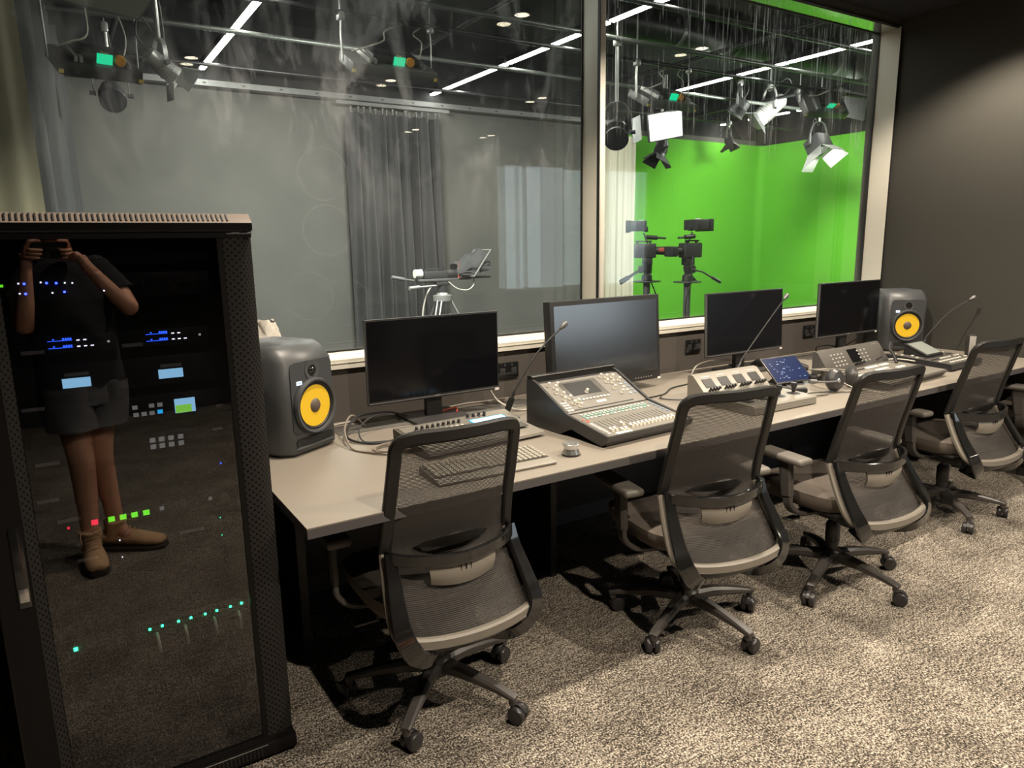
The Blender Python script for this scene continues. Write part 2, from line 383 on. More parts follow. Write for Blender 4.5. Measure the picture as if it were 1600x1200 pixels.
def text(name, body, size, mat, parent, loc, rot, depth=0.0003):
    cu = bpy.data.curves.new(name, 'FONT'); cu.body = body; cu.size = size; cu.extrude = depth; cu.align_x = 'CENTER'; cu.align_y = 'CENTER'
    cu.resolution_u = 3; cu.materials.append(M[mat]); tmp = bpy.data.objects.new('tmp', cu); me = bpy.data.meshes.new_from_object(tmp); bpy.data.objects.remove(tmp)
    o = bpy.data.objects.new(name, me); COL.objects.link(o); o.parent = parent
    o.matrix_local = Matrix.Translation(loc) @ (rot.to_4x4() if isinstance(rot, Matrix) else Euler(rot).to_matrix().to_4x4())
    return o
UP = Euler((R(90), 0, 0)).to_matrix()     # text standing up, facing -y
# ================================================================== the control room
CEIL = 2.87; WY = 2.86; GY = 3.0; SX = 4.90; SILL0, SILL1, HEAD = 0.957, 1.008, 2.818
def slab(name, x0, x1, y0, y1, z0, z1, mat):
    return struct(name, bx(((x0 + x1) / 2, (y0 + y1) / 2, (z0 + z1) / 2), (x1 - x0, y1 - y0, z1 - z0)), mat)
slab('floor', -1.8, 9.2, -3.2, 3.0, -0.06, 0.0, 'carpet')
slab('ceiling', -1.8, 9.2, -3.2, 3.0, CEIL, CEIL + 0.06, 'ceiling_black')
slab('wall_left', -1.86, -1.8, -3.2, 3.0, 0, CEIL, 'wall_back_dark')
slab('wall_right', SX, SX + 0.12, 1.15, 3.0, 0, CEIL, 'wall_side')
slab('wall_right', SX + 0.12, 9.2, 1.15, 1.25, 0, CEIL, 'wall_side')
slab('wall_right', 9.2, 9.26, -3.2, 1.25, 0, CEIL, 'wall_light')
slab('wall_back', -1.8, 3.5, -3.26, -3.2, 0, CEIL, 'wall_back_dark')
slab('wall_back', 3.5, 5.72, -3.26, -3.2, 0, CEIL, 'wall_light')
slab('wall_back', 5.72, 8.60, -3.26, -3.2, 0, 0.75, 'wall_light')
slab('wall_back', 5.72, 8.60, -3.26, -3.2, 2.62, CEIL, 'wall_light')
slab('wall_back', 8.60, 9.2, -3.26, -3.2, 0, CEIL, 'wall_light')
# a lit frosted office window at the far end of the room, seen only as a reflection in the studio glass
wf = MB()
for x in (5.72, 6.10, 6.86, 7.72, 8.60): wf.box((x, -3.19, 1.685), (0.05, 0.06, 1.87))
for z in (0.75, 2.62): wf.box((7.16, -3.19, z), (2.93, 0.06, 0.05))
o3 = struct('window_3', wf, 'frame_alu')
struct('window_3_glass', bx((7.16, -3.22, 1.685), (2.86, 0.01, 1.86)), 'window_bright').parent = o3
# window wall
slab('wall_front', -1.8, SX, WY, GY, 0, SILL0 + 0.002, 'wall_dark')
slab('wall_front', -1.8, SX + 0.12, WY, GY + 0.05, HEAD, CEIL, 'wall_dark')
slab('wall_front', -1.8, -0.5, WY, GY, SILL0, HEAD, 'wall_dark')
slab('baseboard_front', 0.5, SX, WY - 0.012, WY, 0, 0.1, 'laminate_edge')
# aluminium reveal: sill, head, jambs and the mullion
sl = MB(); sl.prism([(WY - 0.012, SILL0), (WY - 0.012, SILL1 - 0.012), (WY - 0.004, SILL1 - 0.006), (GY, SILL1), (GY, SILL0)], -0.5, 4.885)
sl.box((2.19, WY - 0.013, 0.982), (5.38, 0.003, 0.004))
sill = struct('trim_1', sl, 'frame_alu')
struct('trim_2', bx((2.19, (WY + GY) / 2, HEAD - 0.006), (5.38, GY - WY, 0.012)), 'alu_polished')
struct('trim_3', bx((4.886, (WY - 0.006 + GY) / 2, (SILL1 + HEAD) / 2), (0.012, GY - WY + 0.012, HEAD - SILL1)), 'frame_alu')
mu = MB().box((2.368, 2.935, (SILL1 + HEAD) / 2), (0.044, 0.135, HEAD - SILL1), 0.002)
struct('trim_4', mu, 'frame_alu')
gk = MB()
for z in (SILL1 + 0.004, HEAD - 0.014): gk.box((2.19, GY - 0.004, z), (5.38, 0.008, 0.008))
for x in (2.342, 2.393, 4.876): gk.box((x, GY - 0.004, 1.91), (0.006, 0.010, HEAD - SILL1 - 0.01))
gk.box((4.886, WY - 0.010, 1.9), (0.010, 0.006, HEAD - SILL1 + 0.02)); gk.box((2.19, WY - 0.003, HEAD + 0.004), (5.38, 0.006, 0.008)); gk.box((2.344, WY + 0.004, 1.91), (0.003, 0.02, HEAD - SILL1))
struct('trim_5', gk, 'gasket')
for n, x0, x1, mt in (('window_1', -0.49, 2.345, 'window_glass_left'), ('window_2', 2.391, 4.878, 'window_glass_right')):
    wn = struct(n, bx(((x0 + x1) / 2, GY + 0.003, 1.912), (x1 - x0, 0.004, HEAD - SILL1 - 0.01)), mt)
    struct(n + '_pane', bx(((x0 + x1) / 2, GY + 0.112, 1.912), (x1 - x0 + 0.3, 0.004, HEAD - SILL1 + 0.1)), 'window_glass_outer').parent = wn

# recessed ceiling spots with their lamps
def spot(x, y, p, k, lab, grp):
    t = tag(empty('ceiling_downlight', (x, y, CEIL)), lab, 'ceiling light', grp)
    MB().lathe([(0.050, -0.001), (0.062, -0.004), (0.062, 0.0), (0.048, 0.0)]).build('trim_ring', 'soft_white', t)
    MB().lathe([(0.0, -0.002), (0.046, -0.002)]).build('lens', 'lamp_warm', t)
    ld = bpy.data.lights.new('downlight_lamp', 'SPOT'); ld.energy = p; ld.color = WARM; ld.shadow_soft_size = 0.028; ld.spot_size = R(k); ld.spot_blend = 0.45
    lo = bpy.data.objects.new('downlight_lamp', ld); COL.objects.link(lo); lo.parent = t; lo.location = (0, 0, -0.03)
for (x, y), wh in zip(ROW_A, ('the keyboard end of the desk', 'the gap between the second and third chairs', 'the far end of the desk')): spot(x, y, POW_A, 128, 'round recessed warm ceiling spot above ' + wh, 'recessed spots above the desk')
for (x, y), wh in zip(ROW_B, ('beside the person', 'out in front of the second chair', 'out in front of the last chairs')): spot(x, y, POW_B, 128, 'round recessed warm ceiling spot over the open carpet ' + wh, 'recessed spots over the carpet')
for x in (4.0, 5.1): spot(x, -2.45, 50, 128, 'added unseen ceiling spot brightening the pale far wall, ' + ('nearer the dark wall' if x < 4.5 else 'nearer the lit window'), 'added spots by the far wall')  # two added unseen spots, put in to brighten the wall behind the camera

# ------------------------------------------------------------------ desk
dk = tag(empty('long_desk', (0, 0, 0)), 'long taupe laminate worktop running below the studio window to the side wall', 'desk')
DX0, DX1, DY0, DZ = 0.482, SX - 0.003, 1.782, 0.73
MB().box(((DX0 + DX1) / 2, (DY0 + WY - 0.004) / 2, DZ - 0.002), (DX1 - DX0, WY - 0.004 - DY0, 0.004)).build('desktop', 'laminate', dk)
MB().box(((DX0 + DX1) / 2, (DY0 + WY - 0.004) / 2, DZ - 0.0175), (DX1 - DX0 - 0.001, WY - 0.005 - DY0, 0.027)).build('desktop_edge', 'laminate_edge', dk)
for x in (0.62, 1.72, 3.05, 4.4):
    MB().box((x, 2.60, 0.349), (0.03, 0.42, 0.698)).build('support_panel', 'black_plastic', dk)
MB().box((2.7, 2.80, 0.40), (4.3, 0.03, 0.58)).build('modesty_panel', 'black_plastic', dk)
for x in (1.07, 1.62, 3.18, 4.05):
    f = MB().box((x, 2.70, DZ + 0.0015), (0.40, 0.12, 0.003), 0.001).build('cable_flap', 'flap_grey', dk)
    MB().box((x, 2.768, DZ + 0.0012), (0.36, 0.010, 0.0024)).build('brush_slot', 'gasket', f)

# ------------------------------------------------------------------ wall sockets
def socket(x, z, lab):
    t = tag(empty('wall_socket', (x, WY, z)), lab, 'wall socket', 'black double sockets on the wall above the desk')
    MB().box((0, -0.004, 0), (0.118, 0.008, 0.076), 0.003).build('cover_plate', 'gloss_black', t)
    for s in (-1, 1):
        g = MB().box((s * 0.032, -0.0085, -0.006), (0.030, 0.002, 0.034), 0.0008)
        g.build('outlet_face', 'dark_plastic', t)
        h = MB()
        for q in (-1, 1): h.box((s * 0.032 + q * 0.0065, -0.0098, 0.002), (0.002, 0.001, 0.009), rot=(0, q * 0.5, 0))
        h.box((s * 0.032, -0.0098, -0.013), (0.002, 0.001, 0.009)); h.build('pin_slots', 'gasket', t)
        MB().box((s * 0.020, -0.009, 0.024), (0.010, 0.004, 0.014), 0.001).build('rocker_switch', 'dark_plastic', t)
socket(1.788, 0.862, 'black double power socket between the left monitor and the gooseneck microphone')
socket(3.047, 0.866, 'black double power socket between the big grey-lit monitor and the third monitor')
socket(4.115, 0.870, 'black double power socket just beside the rightmost monitor')

# ------------------------------------------------------------------ office chairs
def chair_proto():
    t = empty('office_chair')
    def side(z):          # (half width, setback) of the back frame
        K = [(0.35, 0.226, 0.268), (0.403, 0.226, 0.227), (0.49, 0.217, 0.165), (0.588, 0.203, 0.113), (0.70, 0.197, 0.138), (0.80, 0.194, 0.168), (0.90, 0.190, 0.196), (0.945, 0.187, 0.209)]
        for a, b in zip(K, K[1:]):
            if z <= b[0]:
                f = (z - a[0]) / (b[0] - a[0]); return a[1] * (1 - f) + b[1] * f, a[2] * (1 - f) + b[2] * f
        return K[-1][1:]
    def bulge(z): return 0.028 + 0.020 * max(0, (0.55 - z) / 0.2)
    pts = []
    for z in (0.42, 0.47, 0.53, 0.588, 0.65, 0.72, 0.80, 0.87, 0.915):
        h, b = side(z); pts.append((h, -b, z))
    top = [(0.176, -0.214, 0.938), (0.14, -0.226, 0.9475), (0.07, -0.240, 0.949), (0, -0.246, 0.949)]
    hn = lambda p: Vector((p.x * 0.9, -1, 0))
    up = [Vector((-q[0], q[1], q[2])) for q in pts[3:]] + [Vector((-q[0], q[1], q[2])) for q in top[:-1]] + [Vector(q) for q in top[::-1]] + [Vector(q) for q in pts[:2:-1]]
    MB().sweep(up, 0.038, 0.022, hn, smooth=3).build('back_frame', 'chair_frame', t)
    lowp = [Vector(pts[3]), Vector(pts[2]), Vector(pts[1]), Vector((0.225, -0.219, 0.415)), Vector((0.217, -0.246, 0.388)), Vector((0.185, -0.270, 0.373)), Vector((0.10, -0.290, 0.364)), Vector((0, -0.297, 0.361))]
    lowp = lowp + [Vector((-q.x, q.y, q.z)) for q in lowp[-2::-1]]
    MB().sweep(lowp, 0.036, 0.024, hn, smooth=4).build('lower_rim', 'chair_frame_lit', t)  # lower half of the frame, painted in the lit tone
    def fab(u, v):
        z = 0.372 + v * 0.568; h, b = side(z); h -= 0.006
        if z < 0.42: h *= 0.90 + 0.10 * (z - 0.372) / 0.048
        if z > 0.92: h *= 0.97
        a = (u - 0.5) * 2; return (a * h, -b - bulge(z) * (1 - a * a), z)
    MB().grid(fab, 12, 22).build('mesh_back', 'chair_mesh', t)
    # glossy cross bar and the two arms of the back support
    MB().sweep([(-0.203, -0.128, 0.585), (-0.188, -0.166, 0.584), (-0.12, -0.212, 0.580), (0, -0.236, 0.575), (0.12, -0.212, 0.580), (0.188, -0.166, 0.584), (0.203, -0.128, 0.585)], 0.038, 0.014, lambda p: Vector((p.x * 2.5, -1, 0)), smooth=5).build('cross_bar', 'gloss_black', t)
    for s in (-1, 1):
        MB().sweep([(s * 0.200, -0.146, 0.598), (s * 0.203, -0.170, 0.54), (s * 0.213, -0.222, 0.46), (s * 0.214, -0.268, 0.395), (s * 0.182, -0.276, 0.335), (s * 0.12, -0.240, 0.295), (s * 0.045, -0.12, 0.288)],
                   [0.034, 0.040, 0.048, 0.056, 0.060, 0.056, 0.05], 0.016, lambda p: Vector((p.x * 1.0, -1, -0.15)), smooth=5).build('support_arm', 'gloss_black' , t)
    def plate(u, v):
        a = (u - 0.5) * 2; w = 0.205 - 0.12 * v ** 1.4
        return (a * w, -0.300 + 0.025 * a * a + 0.06 * v + 0.05 * v * v, 0.352 - 0.070 * v + 0.022 * a * a * (1 - v))
    MB().grid(plate, 14, 6, 0.010).build('lower_web', 'chair_frame', t)
    # lumbar pad between bar and mesh
    def lum(u, v):
        a = (u - 0.5) * 2; return (a * (0.112 - 0.010 * (1 - v)), -0.222 + 0.018 * a * a - 0.010 * math.sin(v * 3.1), 0.500 + 0.070 * v - 0.012 * (1 - a * a) * (1 - v))
    lp = MB().grid(lum, 12, 5, 0.008).build('lumbar_pad', 'lumbar', t)
    for s, wd in ((-1, 0.0015), (0, 0.005), (1, 0.0015)): MB().box((s * 0.016, -0.230, 0.537), (wd, 0.004, 0.030), rot=(0.15, 0, 0)).build('lumbar_slot', 'gasket', lp)
    def lum2(u, v):
        a = (u - 0.5) * 2; return (a * 0.125 * (1 - 0.25 * v), -0.190 + 0.05 * a * a - 0.016 * v, 0.598 + 0.040 * v * (1 - 0.6 * a * a))
    MB().grid(lum2, 12, 4, 0.008).build('lumbar_rest', 'chair_frame', t)
    # seat
    def sq(u, v, top):
        a = (u - 0.5) * 2; b = (v - 0.5) * 2
        e = max(abs(a), abs(b)) ; k = (abs(a) ** 4 + abs(b) ** 4) ** 0.25 or 1; f = e / k if k else 1
        x = a * 0.245 * f; y = 0.045 + b * 0.235 * f
        return x, y, e
    cu = MB()
    def topf(u, v):
        x, y, e = sq(u, v, 1); return (x, y, 0.455 - 0.016 * e ** 6 - 0.02 * max(0, (y - 0.2) / 0.1) ** 2 * 0.5 + 0.006 * (abs(x) / 0.24) ** 2)
    cu.grid(topf, 16, 16)
    def botf(u, v):
        x, y, e = sq(u, v, 0); return (x * 0.93, 0.045 + (y - 0.045) * 0.93, 0.382)
    cu2 = cu
    n = 16; ring = [(i / n, 0) for i in range(n)] + [(1, i / n) for i in range(n)] + [(1 - i / n, 1) for i in range(n)] + [(0, 1 - i / n) for i in range(n)]
    def rm(pt, f):
        x, y, e = sq(*pt, 1); z = topf(*pt)[2]; g = 1 + 0.03 * math.sin(f * math.pi) - 0.07 * f; return (x * g, 0.045 + (y - 0.045) * g, z * (1 - f) + 0.382 * f)
    for q in range(4):
        for i in range(len(ring)):
            a, b = ring[i], ring[(i + 1) % len(ring)]
            vs = [cu.bm.verts.new(rm(a, q / 4)), cu.bm.verts.new(rm(b, q / 4)), cu.bm.verts.new(rm(b, (q + 1) / 4)), cu.bm.verts.new(rm(a, (q + 1) / 4))]
            cu.bm.faces.new(vs)
    cu.bm.faces.new([cu.bm.verts.new(rm(p, 1)) for p in ring])
    cu.build('seat', 'seat_fabric', t, 55)
    MB().box((0, 0.03, 0.372), (0.40, 0.38, 0.018), 0.008).build('seat_pan', 'black_plastic', t)
    mc = MB().box((0, -0.005, 0.325), (0.17, 0.27, 0.066), 0.02); mc.box((0, -0.12, 0.300), (0.13, 0.10, 0.04), 0.012); mc.build('tilt_mechanism', 'black_plastic', t)
    lv = MB().tube([(-0.06, 0.02, 0.325), (-0.19, 0.03, 0.315)], 0.006); lv.box((-0.225, 0.035, 0.310), (0.085, 0.036, 0.010), 0.004, rot=(0, 0.1, 0.15)); lv.build('height_lever', 'chair_base', t)
    # armrests
    for s in (-1, 1):
        ar = MB()
        ar.sweep([(s * 0.285, 0.03, 0.572), (s * 0.288, 0.02, 0.50), (s * 0.288, 0.01, 0.43)], [0.062, 0.058, 0.050], 0.030, (1, 0, 0), smooth=3)
        ar.sweep([(s * 0.288, 0.01, 0.44), (s * 0.284, 0.005, 0.39), (s * 0.24, 0.0, 0.350), (s * 0.15, 0.0, 0.340), (s * 0.06, 0, 0.338)], [0.046, 0.044, 0.05, 0.06, 0.06], 0.018, lambda p: Vector((p.x, 0, -0.12)), smooth=4)
        a = ar.build('armrest', 'chair_base', t)
        pd = MB()
        def padf(u, v):
            th = u * 2 * math.pi; return None
        pd.box((s * 0.285, 0.05, 0.590), (0.082, 0.245, 0.030), 0.014, rot=(0.03, 0, 0), seg=4); pd.build('arm_pad', 'arm_pad', a)
    # gas lift, star base, castors
    MB().cyl((0, 0, 0.10), (0, 0, 0.22), 0.027).cyl((0, 0, 0.20), (0, 0, 0.31), 0.015).lathe([(0.026, 0.17), (0.030, 0.175), (0.030, 0.25), (0.022, 0.262)]).build('gas_lift', 'black_plastic', t)
    hub = MB().lathe([(0.030, 0.075), (0.044, 0.080), (0.046, 0.128), (0.036, 0.140), (0.028, 0.142)])
    hub.build('base_hub', 'chair_base', t)
    spoke = MB().sweep([(0.035, 0, 0.108), (0.12, 0, 0.107), (0.22, 0, 0.094), (0.285, 0, 0.081), (0.300, 0, 0.078)], [0.052, 0.042, 0.036, 0.034, 0.028], [0.046, 0.040, 0.026, 0.018, 0.014], (0, 0, 1), smooth=4).cyl((0.288, 0, 0.056), (0.288, 0, 0.086), 0.013).data('spoke', 'chair_base')
    wm = MB()
    for s in (-1, 1):
        wm.lathe([(0.012, -0.002), (0.024, 0.0), (0.0275, 0.003), (0.0285, 0.010), (0.0285, 0.016), (0.025, 0.0205), (0.016, 0.022), (0.0, 0.0215)], c=(0.018, s * 0.004, 0.0285), rot=(R(-90 * s), 0, 0), seg=24)
    wm.cyl((0, 0, 0.03), (0, 0, 0.066), 0.008); wm.sweep([(0.0, 0, 0.058), (0.026, 0, 0.0585), (0.044, 0, 0.040)], 0.014, 0.004, (0, 0, 1), smooth=3)
    wm = wm.data('caster', 'caster_rubber')
    return t, spoke, wm
SPOKE = None
def place_chair(src, spoke, wm, x, y, face, base_rot, cast, label, first):
    t = src if first else copy_tree(src)
    t.location = (x, y, 0); t.rotation_euler = (0, 0, R(face))
    tag(t, label, 'office chair', 'mesh-back office chairs along the desk')
    for k in range(5):
        a = R(base_rot + 72 * k - face)
        sp = inst('base_leg', spoke, t, (0, 0, 0), (0, 0, a))
        c = bpy.data.objects.new('caster', wm); COL.objects.link(c); c.parent = sp; c.location = (0.288, 0, 0); c.rotation_euler = (0, 0, R(cast[k % len(cast)]) - a - R(face))
    return t
src, spoke_m, wheel_m = chair_proto()
CH = [(0.914, 1.930, -1, 9, (200, 150, 100, 20, 300), 'mesh-back office chair nearest the equipment rack, in front of the keyboard'),
      (1.927, 1.797, -10, -15, (210, 140, 340, 60, 10), 'mesh-back office chair in front of the audio mixing console'),
      (2.714, 1.703, -4, -17, (320, 30, 80, 200, 300), 'mesh-back office chair in front of the headset and vision switcher'),
      (3.897, 1.841, -5, -55, (20, 330, 100, 60, 200), 'mesh-back office chair before the small switcher with the flip-up screen'),
      (4.96, 1.93, 22, 10, (40, 120, 200, 300, 20), 'office chair cut off at the picture edge, only seat and arm showing')]

protos = []
base_copy = []
for i, c in enumerate(CH[1:]): base_copy.append(copy_tree(src))
place_chair(src, spoke_m, wheel_m, *CH[0][:5], CH[0][5], True)
for a_ in [c for c in kids(src) if c.name.startswith('armrest')]: a_.location = (0, 0.11, -0.01)
for o, c in zip(base_copy, CH[1:]):
    place_chair(o, spoke_m, wheel_m, *c[:5], c[5], True)

# ------------------------------------------------------------------ studio monitors (loudspeakers)
def speaker(x, y, rz, lab):
    t = tag(empty('studio_speaker', (x, y, DZ), rz), lab, 'loudspeaker', 'yellow-cone studio speakers at the ends of the desk')
    Wd, H, D = 0.274, 0.392, 0.30
    # cabinet: chamfered front, softly rounded
    cb = MB()
    prof = [(-Wd / 2 + 0.034, 0.0), (Wd / 2 - 0.034, 0.0), (Wd / 2, 0.040), (Wd / 2, D), (-Wd / 2, D), (-Wd / 2, 0.040)]
    bm = cb.bm
    rings = []
    for z, ins, fo in ((0.004, 0.012, 0.010), (0.018, 0.0, 0.0), (H * 0.5, 0.0, 0.0), (H - 0.055, 0.0, 0.0), (H - 0.014, 0.004, 0.038), (H, 0.014, 0.058)):
        rings.append([bm.verts.new((px * (1 - ins / 0.14), max(py, 0) * (1 - 0.02) + fo * (1 if py < 0.05 else 0), z)) for px, py in prof])
    for a, b in zip(rings, rings[1:]):
        for k in range(6): bm.faces.new((a[k], a[(k + 1) % 6], b[(k + 1) % 6], b[k]))
    bm.faces.new(rings[0][::-1]); bm.faces.new(rings[-1])
    bmesh.ops.bevel(bm, geom=[e for e in bm.edges if e.calc_face_angle(0) > R(25)], offset=0.007, segments=3, affect='EDGES')
    cb.build('cabinet', 'speaker_grey', t, 50)
    bf = MB(); 
    def rr(w, h, r, n=6):
        o = []
        for cx, cy, a0 in ((w - r, h - r, 0), (-w + r, h - r, 90), (-w + r, -h + r, 180), (w - r, -h + r, 270)):
            for k in range(n + 1): a = R(a0 + 90 * k / n); o.append((cx + r * math.cos(a), cy + r * math.sin(a)))
        return o
    bf.prism([(a, b + 0.208) for a, b in rr(0.103, 0.128, 0.022)], -0.004, 0.004, 'y').build('baffle', 'speaker_baffle', t)
    rx = (R(90), 0, 0)
    wc = (0, -0.004, 0.172)
    MB().lathe([(0.086, 0.0), (0.100, 0.002), (0.101, 0.010), (0.096, 0.020), (0.089, 0.018), (0.084, 0.0)], wc, rx, 48).build('trim_ring', 'speaker_grey', t)
    MB().lathe([(0.089, 0.008), (0.086, 0.012), (0.080, 0.012), (0.075, 0.006), (0.072, 0.0)], wc, rx, 48).build('surround', 'rubber_black', t)
    MB().lathe([(0.075, 0.003), (0.060, -0.004), (0.030, -0.014)], (0, -0.010, 0.172), rx, 48).build('woofer_cone', 'yellow_cone', t)
    MB().lathe([(0.034, -0.010), (0.032, -0.002), (0.024, 0.008), (0.012, 0.013), (0.0, 0.0145)], (0, -0.007, 0.172), rx, 32).build('dust_cap', 'cone_brown', t)
    MB().lathe([(0.034, 0.0), (0.036, 0.002), (0.030, 0.002), (0.018, -0.0005)], (0.004, -0.004, 0.300), rx, 32).build('waveguide', 'speaker_grey', t)
    MB().lathe([(0.018, 0.0), (0.018, 0.003), (0.0135, 0.004), (0.012, 0.0025), (0.008, 0.007), (0.0, 0.009)], (0.004, -0.004, 0.300), rx, 28).build('tweeter', 'gloss_black', t)
    MB().prism([(a, b + 0.048) for a, b in rr(0.092, 0.0125, 0.012)], -0.0045, 0.004, 'y').build('bass_port', 'gasket', t)
    MB().prism([(-0.095, 0.028), (0.095, 0.028), (0.084, 0.0345), (-0.084, 0.0345)], -0.010, 0.0, 'y').build('port_lip', 'speaker_grey', t)
    lg = MB().box((-0.063, -0.0045, 0.262), (0.026, 0.002, 0.014), 0.001).build('lit_badge', 'spk_led', t)
    text('badge_letters', 'KRK', 0.011, 'speaker_baffle', lg, (-0.063, -0.0056, 0.262), UP)
speaker(0.728, 2.490, R(30), 'big grey studio speaker with a yellow cone at the rack end of the desk')
speaker(4.600, 2.488, R(-35), 'grey yellow-cone studio speaker standing in the far corner by the side wall')

# ------------------------------------------------------------------ monitors
def monitor(xc, y, z0, wd, h, bez, chin, stand, lab, scr='screen_off', deep=0.02, brand=None):
    t = tag(empty('computer_monitor', (xc, y, DZ)), lab, 'monitor', 'computer monitors along the window wall')
    zc = z0 - DZ
    MB().box((0, deep / 2, zc + h / 2), (wd, deep, h), 0.004).box((0, deep + 0.014, zc + h * 0.45), (wd * 0.55, 0.03, h * 0.5), 0.012).build('housing', 'black_plastic', t)
    MB().box((0, -0.0005, zc + (h + chin - bez) / 2), (wd - 2 * bez, 0.001, h - bez - chin)).build('screen', scr, t)
    if deep < 0.03: MB().box((0, 0.004, zc + h + 0.0005), (wd - 0.004, 0.010, 0.0018)).box((-wd / 2 - 0.0004, 0.006, zc + h / 2), (0.0012, 0.010, h - 0.01)).box((0, -0.0007, zc + chin * 0.5), (wd - 0.006, 0.0016, chin * 0.25)).build('bezel_edge', 'mid_metal', t)
    if brand: text('maker_name', brand, 0.011, 'label_grey', t, (0, -0.0018, zc + chin * 0.55), UP)
    MB().box((wd / 2 - 0.012, -0.001, zc + 0.002), (0.020, 0.002, 0.010)).build('sticker', 'sticker', t)
    sx, sw, sd, sy = stand
    MB().box((sx, 0.045, (zc + 0.06) / 2 + 0.02), (0.075, 0.030, zc + 0.10), 0.005).build('stand_neck', 'black_plastic', t)
    MB().box((sx, sy, 0.008), (sw, sd, 0.014), 0.003).build('stand_base', 'dark_plastic', t)
    return t
monitor(1.305, 2.650, 0.826, 0.612, 0.346, 0.006, 0.018, (0.0, 0.255, 0.245, 0.03), 'black widescreen monitor with an unlit screen beside the big speaker', brand='ASUS')
big = monitor(2.200, 2.600, 0.775, 0.702, 0.425, 0.022, 0.045, (0.0, 0.34, 0.22, 0.07), 'tall thick-bezel monitor behind the audio console, screen reflecting grey light', scr='screen_satin', deep=0.05)
text('corner_letters', 'HP ZR30w', 0.010, 'label_grey', big, (-0.305, -0.0012, 0.457), UP)
for k in range(7): bx((0.175 + k * 0.018, -0.0008, 0.062), (0.006, 0.002, 0.004)).build('control_button', 'label_grey', big)
m3 = monitor(3.215, 2.625, 0.836, 0.628, 0.345, 0.006, 0.018, (0.0, 0.24, 0.20, 0.03), 'black widescreen monitor with the gooseneck microphone crossing its screen', scr='screen_semi', brand='ASUS')
def tilt(t, rx, rz, z):
    m = Matrix.Translation((0, 0.01, z)) @ Euler((rx, 0, rz)).to_matrix().to_4x4() @ Matrix.Translation((0, -0.01, -z))
    for c in kids(t):
        if not c.name.startswith('stand_'): c.matrix_local = m @ c.matrix_local
tilt(m3, R(-2.5), 0, 0.25); tilt(big, R(-3.5), R(3), 0.25)
monitor(4.185, 2.625, 0.858, 0.632, 0.336, 0.006, 0.018, (0.0, 0.24, 0.20, 0.03), 'black widescreen monitor beside the corner speaker', brand='ASUS')
# ================================================================== things on the desk
def panel_box(mb, x0, x1, y0, y1, zf, zr, lip=0.0):
    """wedge between y0 (front) and y1 (rear)"""
    return mb.prism([(y0 + 0.004, 0), (y0, 0.004), (y0, zf - 0.003), (y0 + 0.004, zf), (y1 - 0.004, zr), (y1, zr - 0.004), (y1, 0)], x0, x1)
# --- small control surface with an LCD, in front of the left monitor
t = tag(empty('camera_remote_panel', (1.245, 2.29, DZ), R(4)), 'low grey control surface with rows of small knobs and a lit blue-white display', 'control panel')
MB().prism([(-0.145, 0.016), (-0.143, 0.026), (0.121, 0.062), (0.125, 0.058), (0.120, 0.0), (0.02, 0.0)], -0.245, 0.115).build('body', 'panel_dark', t)
MB().prism([(-0.145, 0.010), (-0.143, 0.020), (0.0, 0.036), (0.121, 0.062), (0.125, 0.058), (0.120, 0.0), (-0.02, 0.0)], 0.115, 0.265).build('side_wing', 'cream_plastic', t)
F = Face((-0.235, -0.141, 0.0272), (1, 0, 0), (0, 0.262, 0.0355))
MB().box((0, 0, 0), (0.345, 0.245, 0.002), rot=F.R).build('control_plate', 'panel_grey', t, loc=F.at(0.176, 0.130, 0.0006))
kn = MB().lathe([(0.0075, 0), (0.0075, 0.003), (0.006, 0.004), (0.0055, 0.014), (0.004, 0.0155), (0, 0.0155)], seg=14).data('knob', 'black_plastic')
knl = MB().lathe([(0.0085, 0), (0.0085, 0.004), (0.007, 0.014), (0.005, 0.016), (0, 0.016)], seg=14).data('knob', 'panel_dark')
bt = MB().box((0, 0, 0.0015), (0.012, 0.008, 0.003), 0.001).data('button', 'button_white')
for k in range(9):
    inst('knob', kn, t, F.at(0.055 + k * 0.023, 0.205, 0.001), F.R); inst('button', bt, t, F.at(0.055 + k * 0.023, 0.180, 0.001), F.R)
    inst('knob', knl, t, F.at(0.055 + k * 0.023, 0.110, 0.001), F.R); inst('button', bt, t, F.at(0.055 + k * 0.023, 0.085, 0.001), F.R)
for k in range(4): inst('knob', kn, t, F.at(0.300 + k * 0.026, 0.235, 0.001), F.R)
MB().box((0, 0, 0), (0.165, 0.070, 0.004), 0.001, rot=F.R).build('display', 'lcd_hub', t, loc=F.at(0.365, 0.175, 0.001))
MB().box((0, 0, 0), (0.150, 0.055, 0.001), rot=F.R).build('display_glass', 'lcd_cyan', t, loc=F.at(0.365, 0.175, 0.0036))
MB().box((0, 0, 0), (0.135, 0.050, 0.002), rot=F.R).build('joystick_plate', 'panel_dark', t, loc=F.at(0.40, 0.085, 0.001))

